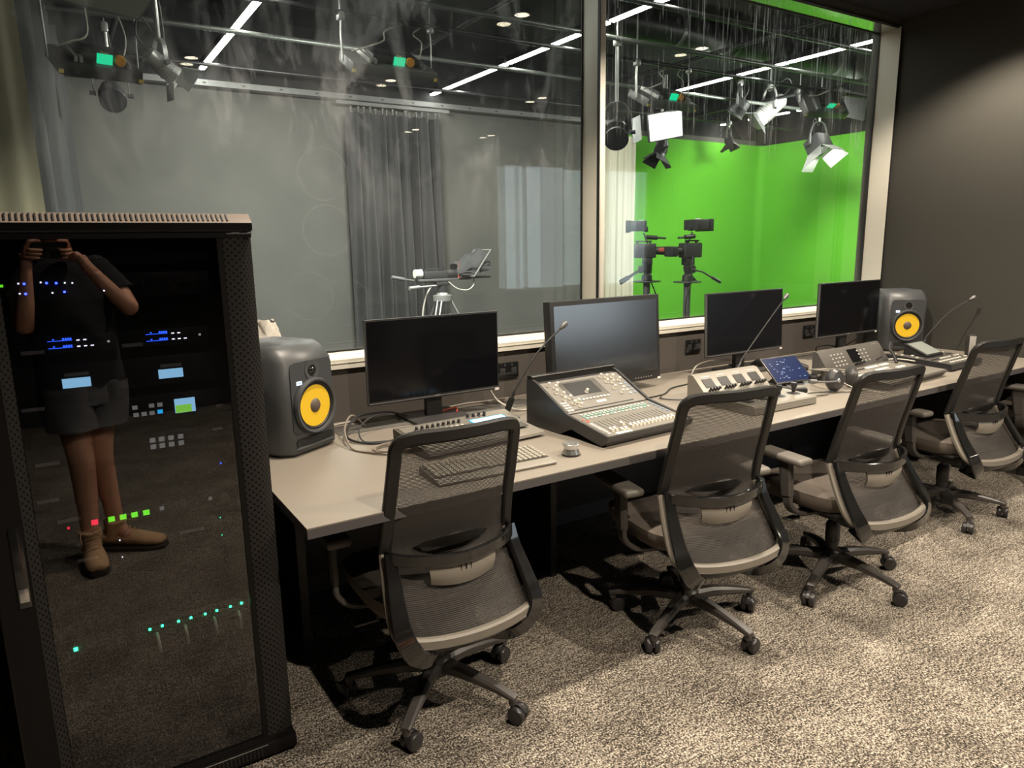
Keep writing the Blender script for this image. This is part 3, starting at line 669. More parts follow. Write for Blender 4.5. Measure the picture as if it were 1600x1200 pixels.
# --- keyboard
def keyboard(x, y, rz):
    t = tag(empty('keyboard', (x, y, DZ), rz), 'grey full-size computer keyboard near the desk edge behind the nearest chair', 'keyboard')
    panel_box(MB(), -0.215, 0.215, -0.085, 0.075, 0.012, 0.026).build('body', 'cream_plastic', t)
    FK = Face((-0.212, -0.040, 0.0155), (1, 0, 0), (0, 0.16, 0.014))
    MB().box((0, 0, 0), (0.424, 0.112, 0.002), rot=FK.R).build('key_bed', 'panel_dark', t, loc=FK.at(0.212, 0.055, 0.001))
    kb = MB()
    for r in range(6):
        x0 = 0.005
        for c in range(22):
            if c in (15, 18) and r in (0, 2): pass
            if r == 0 and 3 < c < 9: continue
            kb.box(FK.at(x0 + 0.009 + c * 0.0189, 0.010 + r * 0.0182, 0.005), (0.0155, 0.0150, 0.007), 0.0015, rot=FK.R, seg=1)
        if r == 0: kb.box(FK.at(0.005 + 6 * 0.0189 + 0.009, 0.010, 0.005), (0.092, 0.015, 0.007), 0.0015, rot=FK.R, seg=1)
    kb.build('keys', 'key_grey', t)
keyboard(1.135, 1.945, R(-2))

# --- round metal jog knob
t = tag(empty('desk_volume_knob', (1.452, 1.912, DZ)), 'round brushed-metal puck with a waisted side, in front of the audio console', 'volume knob')
MB().lathe([(0.030, 0.0), (0.033, 0.002), (0.033, 0.007)]).build('foot', 'black_plastic', t)
MB().lathe([(0.032, 0.007), (0.031, 0.012), (0.026, 0.022), (0.025, 0.028), (0.029, 0.036), (0.030, 0.041), (0.028, 0.043), (0.0, 0.043)], seg=36).build('dial', 'steel', t)

# --- gooseneck microphones
def goose(base, pts, lab, disc=True):
    t = tag(empty('gooseneck_microphone', base), lab, 'microphone', 'gooseneck talkback microphones on the desk')
    P = [Vector(p) - Vector(base) for p in pts]
    if disc: MB().box((0, 0, 0.004), (0.11, 0.075, 0.008), 0.003).build('mount_plate', 'mid_metal', t)
    d = (P[1] - P[0]).normalized()
    MB().cyl((0, 0, 0.004), P[0], 0.010).sweep([P[0] - d * 0.004, P[0] + d * 0.075], 0.026, 0.020, (0, -1, 0)).cyl(P[0] + d * 0.075, P[0] + d * 0.10, 0.008, 0.005).build('handset_grip', 'black_plastic', t)
    MB().tube([P[0] + d * 0.09] + P[1:], 0.0038, smooth=8).build('gooseneck', 'cable_black', t)
    e = (P[-1] - P[-2]).normalized(); q = e.to_track_quat('Z', 'Y').to_matrix()
    MB().lathe([(0.0, -0.010), (0.0065, -0.008), (0.009, 0.0), (0.0125, 0.012), (0.0130, 0.024), (0.010, 0.032), (0, 0.036)], P[-1], q, 20).build('microphone_head', 'mid_metal', t)
goose((1.545, 2.50, DZ), [(1.548, 2.495, 0.748), (1.590, 2.480, 0.855), (1.700, 2.475, 1.000), (1.825, 2.470, 1.100)], 'gooseneck microphone leaning across the gap between the first two monitors')
goose((2.950, 2.48, DZ), [(2.955, 2.480, 0.748), (3.035, 2.49, 0.845), (3.21, 2.505, 0.990), (3.395, 2.52, 1.138)], 'gooseneck microphone leaning in front of the third monitor', False)
goose((4.470, 2.330, DZ), [(4.478, 2.330, 0.752), (4.520, 2.31, 0.86), (4.660, 2.26, 1.000), (4.775, 2.20, 1.076)], 'gooseneck microphone leaning from the corner speaker towards the side wall')

# --- audio mixing console
t = tag(empty('audio_mixing_console', (1.822, 1.90, DZ), R(3)), 'large digital audio mixing console with screen, knobs and a bank of faders', 'mixing console')
XL, XR = -0.215, 0.215
side = [(0.02, 0.006), (0.0, 0.030), (0.0, 0.042), (0.23, 0.078), (0.42, 0.172), (0.455, 0.178), (0.470, 0.160), (0.475, 0.010), (0.30, 0.004), (0.22, 0.030)]
MB().prism(side, XL, XR).build('body', 'dark_plastic', t)
for x in (XL - 0.006, XR + 0.006): MB().prism([(0.0, 0.024), (-0.004, 0.046), (0.225, 0.086), (0.42, 0.183), (0.468, 0.196), (0.48, 0.180), (0.48, 0.004), (0.27, 0.0), (0.20, 0.034), (0.03, 0.004)], x - 0.006, x + 0.006).build('side_cheek', 'dark_plastic', t)
MB().sweep([(XL - 0.012, 0.458, 0.196), (XR + 0.012, 0.458, 0.196)], 0.032, 0.014, (0, 0, 1)).box((0, 0.452, 0.180), (0.43, 0.02, 0.03)).build('rear_handle_bar', 'chair_frame', t)
FA = Face((XL, 0.004, 0.0432), (1, 0, 0), (0, 0.23, 0.036)); FB = Face((XL, 0.232, 0.0798), (1, 0, 0), (0, 0.19, 0.094))
MB().box((0, 0, 0), (0.428, 0.226, 0.002), rot=FA.R).build('fader_panel', 'panel_grey', t, loc=FA.at(0.215, 0.114, 0.0008))
MB().box((0, 0, 0), (0.428, 0.205, 0.002), rot=FB.R).build('upper_panel', 'panel_grey', t, loc=FB.at(0.215, 0.106, 0.0008))
MB().box((0, 0, 0), (0.200, 0.115, 0.004), 0.001, rot=FB.R).build('screen_surround', 'panel_dark', t, loc=FB.at(0.185, 0.135, 0.0015))
MB().box((0, 0, 0), (0.150, 0.082, 0.001), rot=FB.R).build('screen', 'screen_small', t, loc=FB.at(0.180, 0.140, 0.0040))
MB().box((0, 0, 0), (0.36, 0.006, 0.002), rot=FB.R).build('display_strip', 'gasket', t, loc=FB.at(0.185, 0.018, 0.0015))
slot = MB().box((0, 0, 0), (0.0025, 0.105, 0.001)).data('fader_slot', 'gasket')
cap = MB().prism([(-0.013, 0.0), (-0.010, 0.010), (-0.002, 0.007), (0.002, 0.007), (0.010, 0.010), (0.013, 0.0)], -0.0055, 0.0055).data('fader', 'button_white')
b1 = MB().box((0, 0, 0.0015), (0.013, 0.009, 0.003), 0.001).data('button', 'button_white'); b2 = MB().box((0, 0, 0.0015), (0.013, 0.009, 0.003), 0.001).data('button', 'button_teal')
b3 = MB().box((0, 0, 0.0015), (0.011, 0.007, 0.003), 0.001).data('button', 'button_blue'); b4 = MB().box((0, 0, 0.0015), (0.011, 0.007, 0.003), 0.001).data('button', 'button_red')
for k in range(17):
    u = 0.048 + k * 0.0205
    inst('fader_slot', slot, t, FA.at(u, 0.083, 0.002), FA.R)
    inst('fader', cap, t, FA.at(u, 0.040 if k not in (2, 3, 4) else (0.022 if k < 4 else 0.070), 0.002), FA.R)
    inst('button', b1, t, FA.at(u, 0.208, 0.002), FA.R); inst('button', b2, t, FA.at(u, 0.192, 0.002), FA.R); inst('button', b1 if k % 3 else b2, t, FA.at(u, 0.172, 0.002), FA.R)
for k in range(8): inst('button', b1, t, FA.at(0.020, 0.020 + k * 0.014, 0.002), FA.R)
for k in range(3): inst('button', b4, t, FA.at(0.020 + (k % 2) * 0.014, 0.140 + k * 0.012, 0.002), FA.R)
for k in range(5): inst('button', b3, t, FA.at(0.412, 0.100 + k * 0.024, 0.002), FA.R)
tk = MB().lathe([(0.0085, 0), (0.0085, 0.003), (0.0065, 0.005), (0.0060, 0.017), (0.0045, 0.019), (0, 0.019)], seg=14).data('knob', 'button_white')
for i, (u, v) in enumerate([(0.035, 0.185), (0.055, 0.165), (0.040, 0.135), (0.075, 0.180), (0.060, 0.115), (0.045, 0.085), (0.075, 0.090), (0.070, 0.055), (0.095, 0.060), (0.090, 0.035), (0.320, 0.190), (0.345, 0.180), (0.325, 0.150), (0.350, 0.140), (0.375, 0.175), (0.330, 0.105), (0.395, 0.150), (0.345, 0.070), (0.180, 0.110)]):
    inst('knob', tk, t, FB.at(u, v, 0.002), FB.R)
for k in range(10): inst('button', b1 if k > 1 else b2, t, FB.at(0.095 + k * 0.019, 0.070, 0.003), FB.R)
for k in range(8): inst('button', b1, t, FB.at(0.020 + (k % 2) * 0.016, 0.020 + (k // 2) * 0.016, 0.002), FB.R)
for k in range(4): inst('button', b1, t, FB.at(0.385, 0.060 + k * 0.022, 0.002), FB.R); inst('button', b3, t, FB.at(0.412, 0.060 + k * 0.022, 0.002), FB.R)
MB().box((0, 0, 0), (0.05, 0.012, 0.001), rot=FB.R).build('name_badge', 'button_white', t, loc=FB.at(0.21, 0.045, 0.0025))
text('side_letters', 'ALLEN&HEATH', 0.008, 'label_grey', t, tuple(FB.at(0.20, 0.195, 0.003)), FB.R)
MB().box((0, 0, 0), (0.075, 0.014, 0.002), rot=FA.R).build('tape_strip', 'sticker', t, loc=FA.at(0.085, 0.010, 0.002))

# --- camera control panel with four little screens and joysticks
t = tag(empty('camera_control_panel', (2.615, 1.90, DZ), R(-1)), 'cream camera control panel with four small screens on a raised hood and black joysticks', 'control panel')
pb = MB(); pb.prism([(0.004, 0.002), (0.0, 0.006), (0.0, 0.034), (0.006, 0.040), (0.27, 0.046), (0.275, 0.002)], -0.205, 0.205); pb.build('body', 'cream_plastic', t)
hd = MB(); hd.prism([(0.262, 0.0), (0.262, 0.045), (0.345, 0.122), (0.365, 0.126), (0.378, 0.118), (0.378, 0.0)], -0.215, 0.215); hd.build('hood', 'cream_plastic', t)
FH = Face((-0.215, 0.262, 0.046), (1, 0, 0), (0, 0.083, 0.077))
lc = MB().box((0, 0, 0), (0.062, 0.048, 0.002)).data('small_screen', 'screen_small')
kd = MB().lathe([(0.0045, 0), (0.0065, 0.014), (0.0075, 0.020), (0.0055, 0.024), (0, 0.024)], seg=12).data('knob', 'black_plastic')
for k in range(4):
    inst('small_screen', lc, t, FH.at(0.062 + k * 0.102, 0.062, 0.001), FH.R)
    for q in range(4): inst('knob', kd, t, FH.at(0.036 + k * 0.102 + q * 0.0185, 0.020, 0.0), FH.R)
    lb = MB().box((0, 0, 0), (0.046, 0.003, 0.001), rot=FH.R); lb.build('screen_buttons', 'button_white', t, loc=FH.at(0.062 + k * 0.102, 0.099, 0.0005))
for k in range(4):
    x = -0.15 + k * 0.102
    MB().lathe([(0.030, 0), (0.030, 0.0015), (0.020, 0.002), (0.0085, 0.008), (0.0085, 0.024), (0.013, 0.030), (0.015, 0.044), (0.013, 0.050), (0.0, 0.050)], (x, 0.085, 0.041), seg=20).build('joystick', 'black_plastic', t)
    inst('button', b1, t, (x - 0.03, 0.19, 0.044)); inst('button', b1, t, (x + 0.0, 0.19, 0.044)); inst('button', b1, t, (x + 0.03, 0.20, 0.044))
text('front_letters', 'Blackmagicdesign', 0.009, 'label_grey', t, (0.14, -0.0006, 0.020), UP)

# --- tablet on a low stand
t = tag(empty('tablet', (3.115, 2.268, DZ), R(-7)), 'tablet with a dark blue screen tilted on a low black stand', 'tablet')
FT = Face((-0.125, -0.055, 0.020), (1, 0, 0), (0, 0.10, 0.085))
MB().box((0, 0, 0), (0.250, 0.170, 0.008), 0.003, rot=FT.R).build('case', 'dark_plastic', t, loc=FT.at(0.125, 0.085, -0.004))
MB().box((0, 0, 0), (0.234, 0.155, 0.001), rot=FT.R).build('screen', 'tablet_blue', t, loc=FT.at(0.125, 0.085, 0.0006))

ic = MB()
for i in range(34): ic.box(FT.at(0.03 + random.random() * 0.19, 0.02 + random.random() * 0.125, 0.0012), (random.choice((0.003, 0.006, 0.014)), 0.003, 0.0003), rot=FT.R)
ic.build('screen_icons', 'tablet_text', t)
MB().prism([(-0.06, 0.0), (0.075, 0.0), (0.06, 0.012), (0.02, 0.048), (-0.045, 0.012)], -0.06, 0.06).build('stand', 'black_plastic', t)
# --- joystick like black handset lying by the tablet
t = tag(empty('pocket_radio', (2.945, 2.10, DZ), R(-35)), 'small black handset with a thin aerial lying between the control panel and the tablet', 'handset')
MB().box((0, 0, 0.014), (0.115, 0.040, 0.026), 0.008).build('body', 'black_plastic', t)
MB().tube([(-0.05, 0.0, 0.014), (-0.10, 0.004, 0.016)], 0.004).build('aerial', 'black_plastic', t)

# --- headset microphone and headphones
t = tag(empty('headset', (3.20, 2.02, DZ + 0.006), R(-20)), 'black intercom headset with boom microphone lying on the desk', 'headset')
for (c, rr_, nm) in (((-0.055, -0.03, 0.040), (0.25, 0.15, 0.0), 'ear_cup'), ((0.065, 0.03, 0.036), (0.2, 0.5, 0.6), 'ear_cup')):
    e = MB().lathe([(0.0, -0.020), (0.030, -0.020), (0.040, -0.010), (0.042, 0.006), (0.034, 0.018), (0.016, 0.022), (0.0, 0.022)], c, (R(70) + rr_[0], rr_[1], R(20) + rr_[2]), 28).build(nm, 'dark_plastic', t)
    MB().sph((c[0], c[1] - 0.022, c[2] + 0.002), 0.008).build('hinge_cap', 'steel', e)
MB().sweep([(-0.055, -0.010, 0.070), (-0.075, 0.050, 0.066), (-0.05, 0.115, 0.055), (0.01, 0.135, 0.050), (0.065, 0.105, 0.050), (0.085, 0.060, 0.052), (0.065, 0.035, 0.060)], 0.016, 0.005, (0, 0.2, 1), smooth=6).build('headband', 'cream_plastic', t)
MB().tube([(-0.060, -0.055, 0.040), (-0.12, -0.070, 0.044), (-0.175, -0.075, 0.050)], 0.0035, smooth=5).cyl((-0.165, -0.075, 0.049), (-0.195, -0.077, 0.052), 0.008).build('boom_arm', 'mid_metal', t)
t.scale = (1.3, 1.3, 1.3)
t2 = tag(empty('foam_tip_microphone', (3.30, 2.19, DZ), R(0)), 'short black foam-tipped microphone propped behind the headset', 'microphone')
MB().sph((-0.070, 0.01, 0.030), 0.026, (1.0, 0.85, 0.8)).build('foam_tip', 'rubber_black', t2)
MB().tube([(-0.05, 0.008, 0.031), (0.0, 0.0, 0.040), (0.06, -0.03, 0.028), (0.10, -0.06, 0.010)], 0.006, smooth=6).build('stem', 'cream_plastic', t2)
MB().box((-0.01, 0.015, 0.016), (0.055, 0.034, 0.030), 0.004).build('battery_pack', 'black_plastic', t2)

# --- telephone receiver
t = tag(empty('telephone_receiver', (3.46, 2.58, DZ), R(-62)), 'long dark curved telephone receiver lying behind the tablet', 'telephone receiver')
MB().sweep([(-0.145, 0, 0.016), (-0.115, 0, 0.034), (-0.06, 0, 0.040), (0.04, 0, 0.036), (0.11, 0, 0.028), (0.155, 0, 0.014)], [0.052, 0.056, 0.044, 0.044, 0.050, 0.048], [0.022, 0.026, 0.018, 0.018, 0.022, 0.018], (0, 0, 1), smooth=5).build('handle', 'dark_plastic', t)
MB().cyl((-0.128, 0, 0.002), (-0.128, 0, 0.022), 0.026).build('ear_piece', 'rubber_black', t); MB().cyl((0.135, 0, 0.001), (0.135, 0, 0.018), 0.024).build('mouth_piece', 'rubber_black', t)
t = tag(empty('plastic_case', (3.40, 2.72, DZ), R(-14)), 'flat grey folded plastic case lying by the receiver behind the tablet', 'plastic case')
MB().box((0, 0, 0.011), (0.30, 0.045, 0.020), 0.005).build('lid', 'panel_dark', t); MB().box((0, 0, 0.003), (0.31, 0.055, 0.005), 0.002).build('tray', 'black_plastic', t)

# --- vision switcher
t = tag(empty('vision_switcher', (3.640, 1.87, DZ), R(4)), 'broad grey vision switcher with lit button rows and an upright panel with a central screen', 'vision switcher')
MB().prism([(0.02, 0.004), (0.0, 0.030), (0.004, 0.036), (0.30, 0.050), (0.35, 0.050), (0.35, 0.0), (0.26, 0.0), (0.16, 0.004)], -0.310, 0.300).build('body', 'panel_dark', t)
MB().prism([(0.302, 0.03), (0.302, 0.050), (0.372, 0.150), (0.386, 0.154), (0.398, 0.146), (0.398, 0.0), (0.34, 0.0)], -0.335, 0.290).build('upright_panel', 'panel_dark', t)
FS = Face((-0.310, 0.004, 0.0362), (1, 0, 0), (0, 0.296, 0.014)); FU = Face((-0.335, 0.302, 0.050), (1, 0, 0), (0, 0.070, 0.100))
MB().box((0, 0, 0), (0.606, 0.29, 0.002), rot=FS.R).build('deck_plate', 'panel_grey', t, loc=FS.at(0.305, 0.148, 0.0005))
lit = MB().box((0, 0, 0.002), (0.0185, 0.018, 0.004), 0.001).data('lit_button', 'btn_warm'); drk = MB().box((0, 0, 0.002), (0.016, 0.010, 0.004), 0.001).data('button', 'black_plastic'); sm = MB().box((0, 0, 0.001), (0.014, 0.009, 0.003), 0.001).data('button', 'label_grey')
for r, (v, u0, n, k) in enumerate([(0.255, 0.05, 10, drk), (0.215, 0.05, 10, sm), (0.175, 0.05, 10, lit), (0.130, 0.05, 10, sm), (0.085, 0.05, 10, lit), (0.255, 0.27, 6, lit), (0.200, 0.27, 6, lit), (0.255, 0.42, 4, lit), (0.175, 0.27, 6, sm), (0.120, 0.30, 5, lit), (0.175, 0.44, 4, lit), (0.130, 0.44, 4, lit)]):
    for q in range(n): inst('lit_button' if k is lit else 'button', k, t, FS.at(u0 + q * 0.0205, v, 0.001), FS.R)
MB().box((0, 0, 0), (0.100, 0.078, 0.002), rot=FU.R).build('screen', 'screen_off', t, loc=FU.at(0.315, 0.070, 0.001))
for r in range(4):
    for q in range(9):
        if q in (4, 5): continue
        inst('button', sm, t, FU.at((0.10 if q < 4 else 0.13) + q * 0.0425 * (0.8 if q < 4 else 0.9), 0.030 + r * 0.021, 0.0), FU.R)
for q in range(4): inst('knob', kd, t, FU.at(0.275 + q * 0.022, 0.018, 0.0), FU.R)
for s in (0,): MB().tube([FU.at(0.50, 0.02, 0.0), FU.at(0.50, 0.02, 0.04)], 0.004).build('lever_axle', 'dark_plastic', t)
MB().sweep([(0.235, 0.235, 0.052), (0.245, 0.262, 0.098), (0.250, 0.285, 0.120), (0.290, 0.300, 0.150)], 0.020, 0.012, (0, -1, 1), smooth=4).build('transition_lever', 'black_plastic', t)
text('plate_letters', 'Blackmagicdesign', 0.008, 'label_grey', t, tuple(FU.at(0.56, 0.115, 0.001)), FU.R)

# --- small switcher with flip-up screen
t = tag(empty('compact_switcher', (4.155, 1.94, DZ), R(3)), 'compact black switcher with many small keys and a grey flip-up touchscreen, in the desk corner', 'video switcher')
MB().prism([(0.0, 0.010), (0.0, 0.034), (0.006, 0.040), (0.37, 0.060), (0.375, 0.01), (0.36, 0.0), (0.02, 0.0)], -0.075, 0.30).build('body', 'black_plastic', t)
FC = Face((-0.072, 0.006, 0.0402), (1, 0, 0), (0, 0.364, 0.020))
MB().box((0, 0, 0), (0.366, 0.355, 0.002), rot=FC.R).build('top_plate', 'panel_dark', t, loc=FC.at(0.1865, 0.180, 0.0005))
keyb = MB().box((0, 0, 0.002), (0.017, 0.013, 0.005), 0.001).data('button', 'button_white'); keyk = MB().box((0, 0, 0.002), (0.017, 0.013, 0.005), 0.001).data('button', 'black_plastic')
for r in range(8):
    for q in range(10):
        if r > 3 and 1 < q < 8: continue
        if random.random() < 0.15: continue
        inst('button', keyk if (r in (3,) or (q < 3 and r == 2)) else keyb, t, FC.at(0.030 + q * 0.034, 0.030 + r * 0.042, 0.001), FC.R)
FQ = Face((0.0, 0.165, 0.058), (1, 0, 0), (0, 0.14, 0.060))
MB().prism([(0.150, 0.050), (0.305, 0.058), (0.300, 0.108), (0.160, 0.052)], 0.006, 0.184).build('screen_housing', 'black_plastic', t)
MB().box((0, 0, 0), (0.165, 0.125, 0.001), rot=FQ.R).build('screen', 'lcd_grey', t, loc=FQ.at(0.095, 0.075, 0.0070))
MB().box((0, 0, 0), (0.190, 0.150, 0.010), 0.003, rot=FQ.R).build('screen_frame', 'black_plastic', t, loc=FQ.at(0.095, 0.075, 0.001))
# --- upright device beside it
t = tag(empty('desk_camera', (4.640, 2.110, DZ), R(-30)), 'small upright grey box with a dark side standing by the side wall', 'desk device')
MB().box((0, 0, 0.006), (0.060, 0.045, 0.012), 0.003).build('base', 'black_plastic', t)
MB().box((0, 0, 0.078), (0.052, 0.034, 0.135), 0.006).build('body', 'dark_plastic', t); MB().box((-0.002, -0.0175, 0.078), (0.040, 0.002, 0.118), 0.0008).build('front_face', 'label_grey', t)

# --- clear bag on the sill behind the big speaker
t = tag(empty('plastic_bag', (0.655, 2.925, SILL1 + 0.002)), 'crumpled clear plastic bag with something beige inside, on the sill behind the big speaker', 'bag'); t.scale = (1.25, 1.0, 1.4)
random.seed(3)
def bag(u, v):
    a = u * 2 * math.pi; h = v; r = 0.050 * math.sin(min(1, h * 1.6 + 0.25) * 1.9) * (1 - 0.45 * h)
    return (r * 2.0 * math.cos(a) + 0.008 * math.sin(9 * a + h * 11), min(0.055, r * 1.0 * math.sin(a) + 0.004 * math.sin(7 * a)), 0.115 * h + 0.005 * math.sin(5 * a + h * 7))
MB().grid(bag, 40, 12).build('bag_film', 'bag_plastic', t, 180)

# ------------------------------------------------------------------ cables
def cable(name, pts, r, mat, lab, cat='cable', sm=8, closed_plug=None, plug='cable_black'):
    t = MB().tube(pts, r, 7, smooth=sm)
    o = t.build(name, mat); tag(o, lab, cat)
    if closed_plug is not None:
        p = Vector(pts[-1]); d = (p - Vector(pts[-2])).normalized()
        MB().cyl(p - d * 0.03, p + d * 0.02, 0.008, 0.007, 12).build('plug', plug, o)
    return o
Z0 = DZ + 0.006
def coil(cx, cy, r, turns, dz=0.004, ph=0.0, asp=0.8, jit=0.006):
    P = []
    for i in range(int(turns * 12)):
        a = ph + i / 12 * 2 * math.pi
        P.append((cx + (r + jit * math.sin(i * 1.7)) * math.cos(a), cy + (r + jit * math.cos(i * 1.3)) * asp * math.sin(a), Z0 + dz * i / 12))
    return P
cable('coiled_cable', [(1.00, 2.70, Z0), (0.93, 2.66, 0.80), (0.86, 2.55, 0.775), (0.84, 2.42, Z0), (0.88, 2.33, Z0)] + coil(0.965, 2.33, 0.072, 2.2, ph=R(200)) + [(0.99, 2.262, Z0 + 0.01), (1.03, 2.275, Z0 + 0.005)], 0.0038, 'cable_grey', 'grey cable looping down from the left monitor and coiled flat beside the big speaker', closed_plug=1, plug='white_plastic')
cable('cable_bundle', [(1.22, 2.74, Z0), (1.12, 2.72, 0.775), (1.02, 2.70, 0.785), (0.93, 2.64, 0.79), (0.87, 2.56, Z0 + 0.01), (0.90, 2.47, Z0), (0.97, 2.43, Z0), (1.05, 2.45, Z0)], 0.0045, 'cable_black', 'black cable arching from the left monitor stand across the desk')
cable('usb_cable', [(1.16, 2.72, Z0), (1.09, 2.66, 0.78), (1.00, 2.60, 0.80), (0.92, 2.55, 0.775), (0.91, 2.49, Z0), (0.98, 2.44, Z0), (1.06, 2.40, Z0), (1.08, 2.395, 0.75)], 0.0030, 'cable_black', 'thin black cable running from under the left monitor to the small control surface')
cable('wall_side_cable', [(0.90, 2.80, Z0), (1.1, 2.825, Z0), (1.35, 2.80, Z0), (1.55, 2.83, Z0), (1.66, 2.80, Z0)], 0.0035, 'cable_white', 'pale cable lying along the wall behind the left monitor')
cable('red_patch_cable', [(1.40, 2.66, Z0 + 0.012), (1.42, 2.70, Z0 + 0.02), (1.385, 2.72, Z0 + 0.014), (1.36, 2.73, Z0 + 0.006)], 0.004, 'cable_red', 'short red cable end at the foot of the left monitor')
cable('white_cable_pair', [(1.62, 2.74, 0.80), (1.615, 2.66, 0.765), (1.66, 2.58, Z0), (1.75, 2.56, Z0), (1.85, 2.60, Z0)], 0.0045, 'cable_white', 'pale cable bending down beside the gooseneck microphone foot')
cable('console_cable', [(2.30, 2.42, Z0), (2.42, 2.44, Z0), (2.55, 2.52, Z0), (2.75, 2.56, Z0), (2.90, 2.60, 0.76), (3.08, 2.66, 0.75)], 0.0036, 'cable_black', 'black cable running from behind the audio console past the big monitor foot')
cable('tangled_cable', coil(2.72, 2.47, 0.055, 3.2, 0.005, 0.4, 0.7, 0.012) + [(2.80, 2.50, Z0), (2.86, 2.55, Z0)], 0.0042, 'cable_black', 'small tangle of black cable behind the camera control panel')
cable('looped_desk_cable', [(2.62, 2.30, Z0), (2.50, 2.27, Z0), (2.38, 2.30, Z0), (2.33, 2.37, Z0), (2.36, 2.40, Z0)], 0.0030, 'cable_black', 'thin black cable curving on the desk between the console and the control panel')
cable('arching_cable', [(2.90, 2.72, Z0 + 0.004), (2.92, 2.71, 0.78), (2.98, 2.70, 0.80), (3.08, 2.70, 0.80), (3.18, 2.70, 0.79)], 0.0042, 'cable_white', 'pale cable arching into the foot of the third monitor')
cable('power_adapter_lead', coil(2.88, 2.66, 0.030, 2.0, 0.006, 0.2, 0.9, 0.004), 0.005, 'cable_black', 'dark knot of cable on the flap beside the third monitor')
cable('headset_cable', [(3.02, 1.97, Z0), (2.93, 1.99, Z0), (2.95, 2.04, Z0), (3.04, 2.02, Z0), (3.14, 1.95, Z0), (3.22, 1.925, Z0), (3.25, 1.90, Z0)], 0.0026, 'cable_black', 'thin black cable looping under the headset')
cable('headset_lead', [(3.22, 2.06, 0.775), (3.225, 2.00, 0.75), (3.235, 1.94, Z0), (3.25, 1.86, Z0), (3.27, 1.82, Z0)], 0.0026, 'cable_white', 'thin pale lead hanging from the headset towards the desk edge')
cable('tablet_cable', [(2.98, 2.26, 0.745), (2.90, 2.30, Z0), (2.82, 2.33, Z0), (2.78, 2.31, Z0)], 0.0030, 'cable_black', 'short black cable leaving the tablet towards the control panel')
cable('monitor_power_cable', [(4.02, 2.72, Z0), (3.98, 2.70, 0.79), (4.04, 2.68, 0.80), (4.12, 2.69, 0.79), (4.18, 2.70, 0.775)], 0.0042, 'cable_black', 'black cable arching at the foot of the rightmost monitor')
cable('slanting_cable', [(4.22, 2.66, 0.785), (4.33, 2.66, 0.815), (4.44, 2.66, 0.85)], 0.004, 'cable_black', 'black cable slanting up behind the rightmost monitor')
cable('switcher_cable', [(3.96, 2.24, 0.775), (4.03, 2.20, 0.775), (4.08, 2.12, 0.765)], 0.0035, 'cable_white', 'pale cable running between the vision switcher and the compact switcher')
cable('under_desk_cable', [(3.02, 2.70, 0.30), (3.08, 2.60, 0.16), (3.22, 2.45, 0.12), (3.32, 2.35, 0.22), (3.36, 2.40, 0.34)], 0.004, 'cable_black', 'black cable sagging below the desk between two chairs')
# ================================================================== equipment rack
RX0, RX1, RY = -0.205, 0.438, 1.93
rk = tag(empty('equipment_rack', (0, RY, 0)), 'tall black equipment rack with a tinted glass door, beside the desk end', 'equipment rack')
RT = 1.500
cx = (RX0 + RX1) / 2
fr = MB(); 
for x in (RX0 + 0.006, RX1 - 0.006): fr.box((x, 0.40, 0.77), (0.012, 0.72, 1.46))
fr.box((cx, 0.76, 0.77), (RX1 - RX0, 0.012, 1.46)); fr.box((cx, 0.40, 0.03), (RX1 - RX0 - 0.02, 0.72, 0.04))
fr.build('carcass', 'black_plastic', rk)
tp = MB().prism([(-0.012, 1.503), (-0.014, 1.522), (0.016, 1.545), (0.76, 1.545), (0.76, 1.503)], RX0, RX1); tp.build('top_cap', 'rack_top', rk)
MB().box((cx, 0.02, 1.5015), (RX1 - RX0 - 0.004, 0.06, 0.004)).build('top_shadow_gap', 'gasket', rk)
vt = MB()
for k in range(52):
    x = -0.190 + k * 0.0112
    vt.box((x, 0.0008, 1.5350), (0.0034, 0.002, 0.026), rot=(R(-52), 0, 0))
vt.build('vent_slots', 'gasket', rk)
MB().box((cx, -0.008, 1.5125), (RX1 - RX0, 0.016, 0.018)).build('front_lip', 'rack_black', rk)
# foot plinth
MB().box((cx, 0.01, 0.035), (RX1 - RX0 + 0.01, 0.05, 0.04), 0.004).box((cx, 0.40, 0.03), (RX1 - RX0, 0.70, 0.03)).build('plinth', 'rack_black', rk)
for x in (RX0 + 0.05, RX1 - 0.05):
    for y in (0.06, 0.70): MB().cyl((x, y, 0.0), (x, y, 0.016), 0.02).build('levelling_foot', 'rubber_black', rk)
# door
dr = MB()
dr.box((cx, 0.0, 1.492), (RX1 - RX0 - 0.004, 0.014, 0.012)).box((cx, 0.0, 0.062), (RX1 - RX0 - 0.004, 0.014, 0.020))
dr.box((-0.163, 0.0, 0.777), (0.066, 0.016, 1.43))
dr.box((0.3585, 0.003, 0.777), (0.013, 0.012, 1.43))
door = dr.build('door', 'rack_black', rk)
MB().prism([(0.365, -0.004), (0.412, -0.007), (0.438, 0.012), (0.438, 0.016), (0.412, -0.003), (0.365, 0.0)], 0.056, 1.498, 'z').build('perforated_stile', 'rack_perforated', door)
MB().prism([(-0.130, -0.007), (-0.106, 0.004), (-0.106, 0.008), (-0.130, -0.003)], 0.056, 1.498, 'z').build('perforated_stile', 'rack_perforated', door)
MB().box((0.126, 0.004, 0.777), (0.462, 0.004, 1.43)).build('tinted_glass', 'rack_glass', door)
h = MB().box((-0.148, -0.010, 0.735), (0.026, 0.006, 0.20), 0.003); h.build('swing_handle', 'gloss_black', door)
MB().box((-0.148, -0.0145, 0.668), (0.020, 0.005, 0.034), 0.004).build('handle_lock', 'steel', door)
lw = MB()
for k in range(26): lw.box((0.08 + k * 0.0105, -0.016, 0.036), (0.004, 0.002, 0.022))
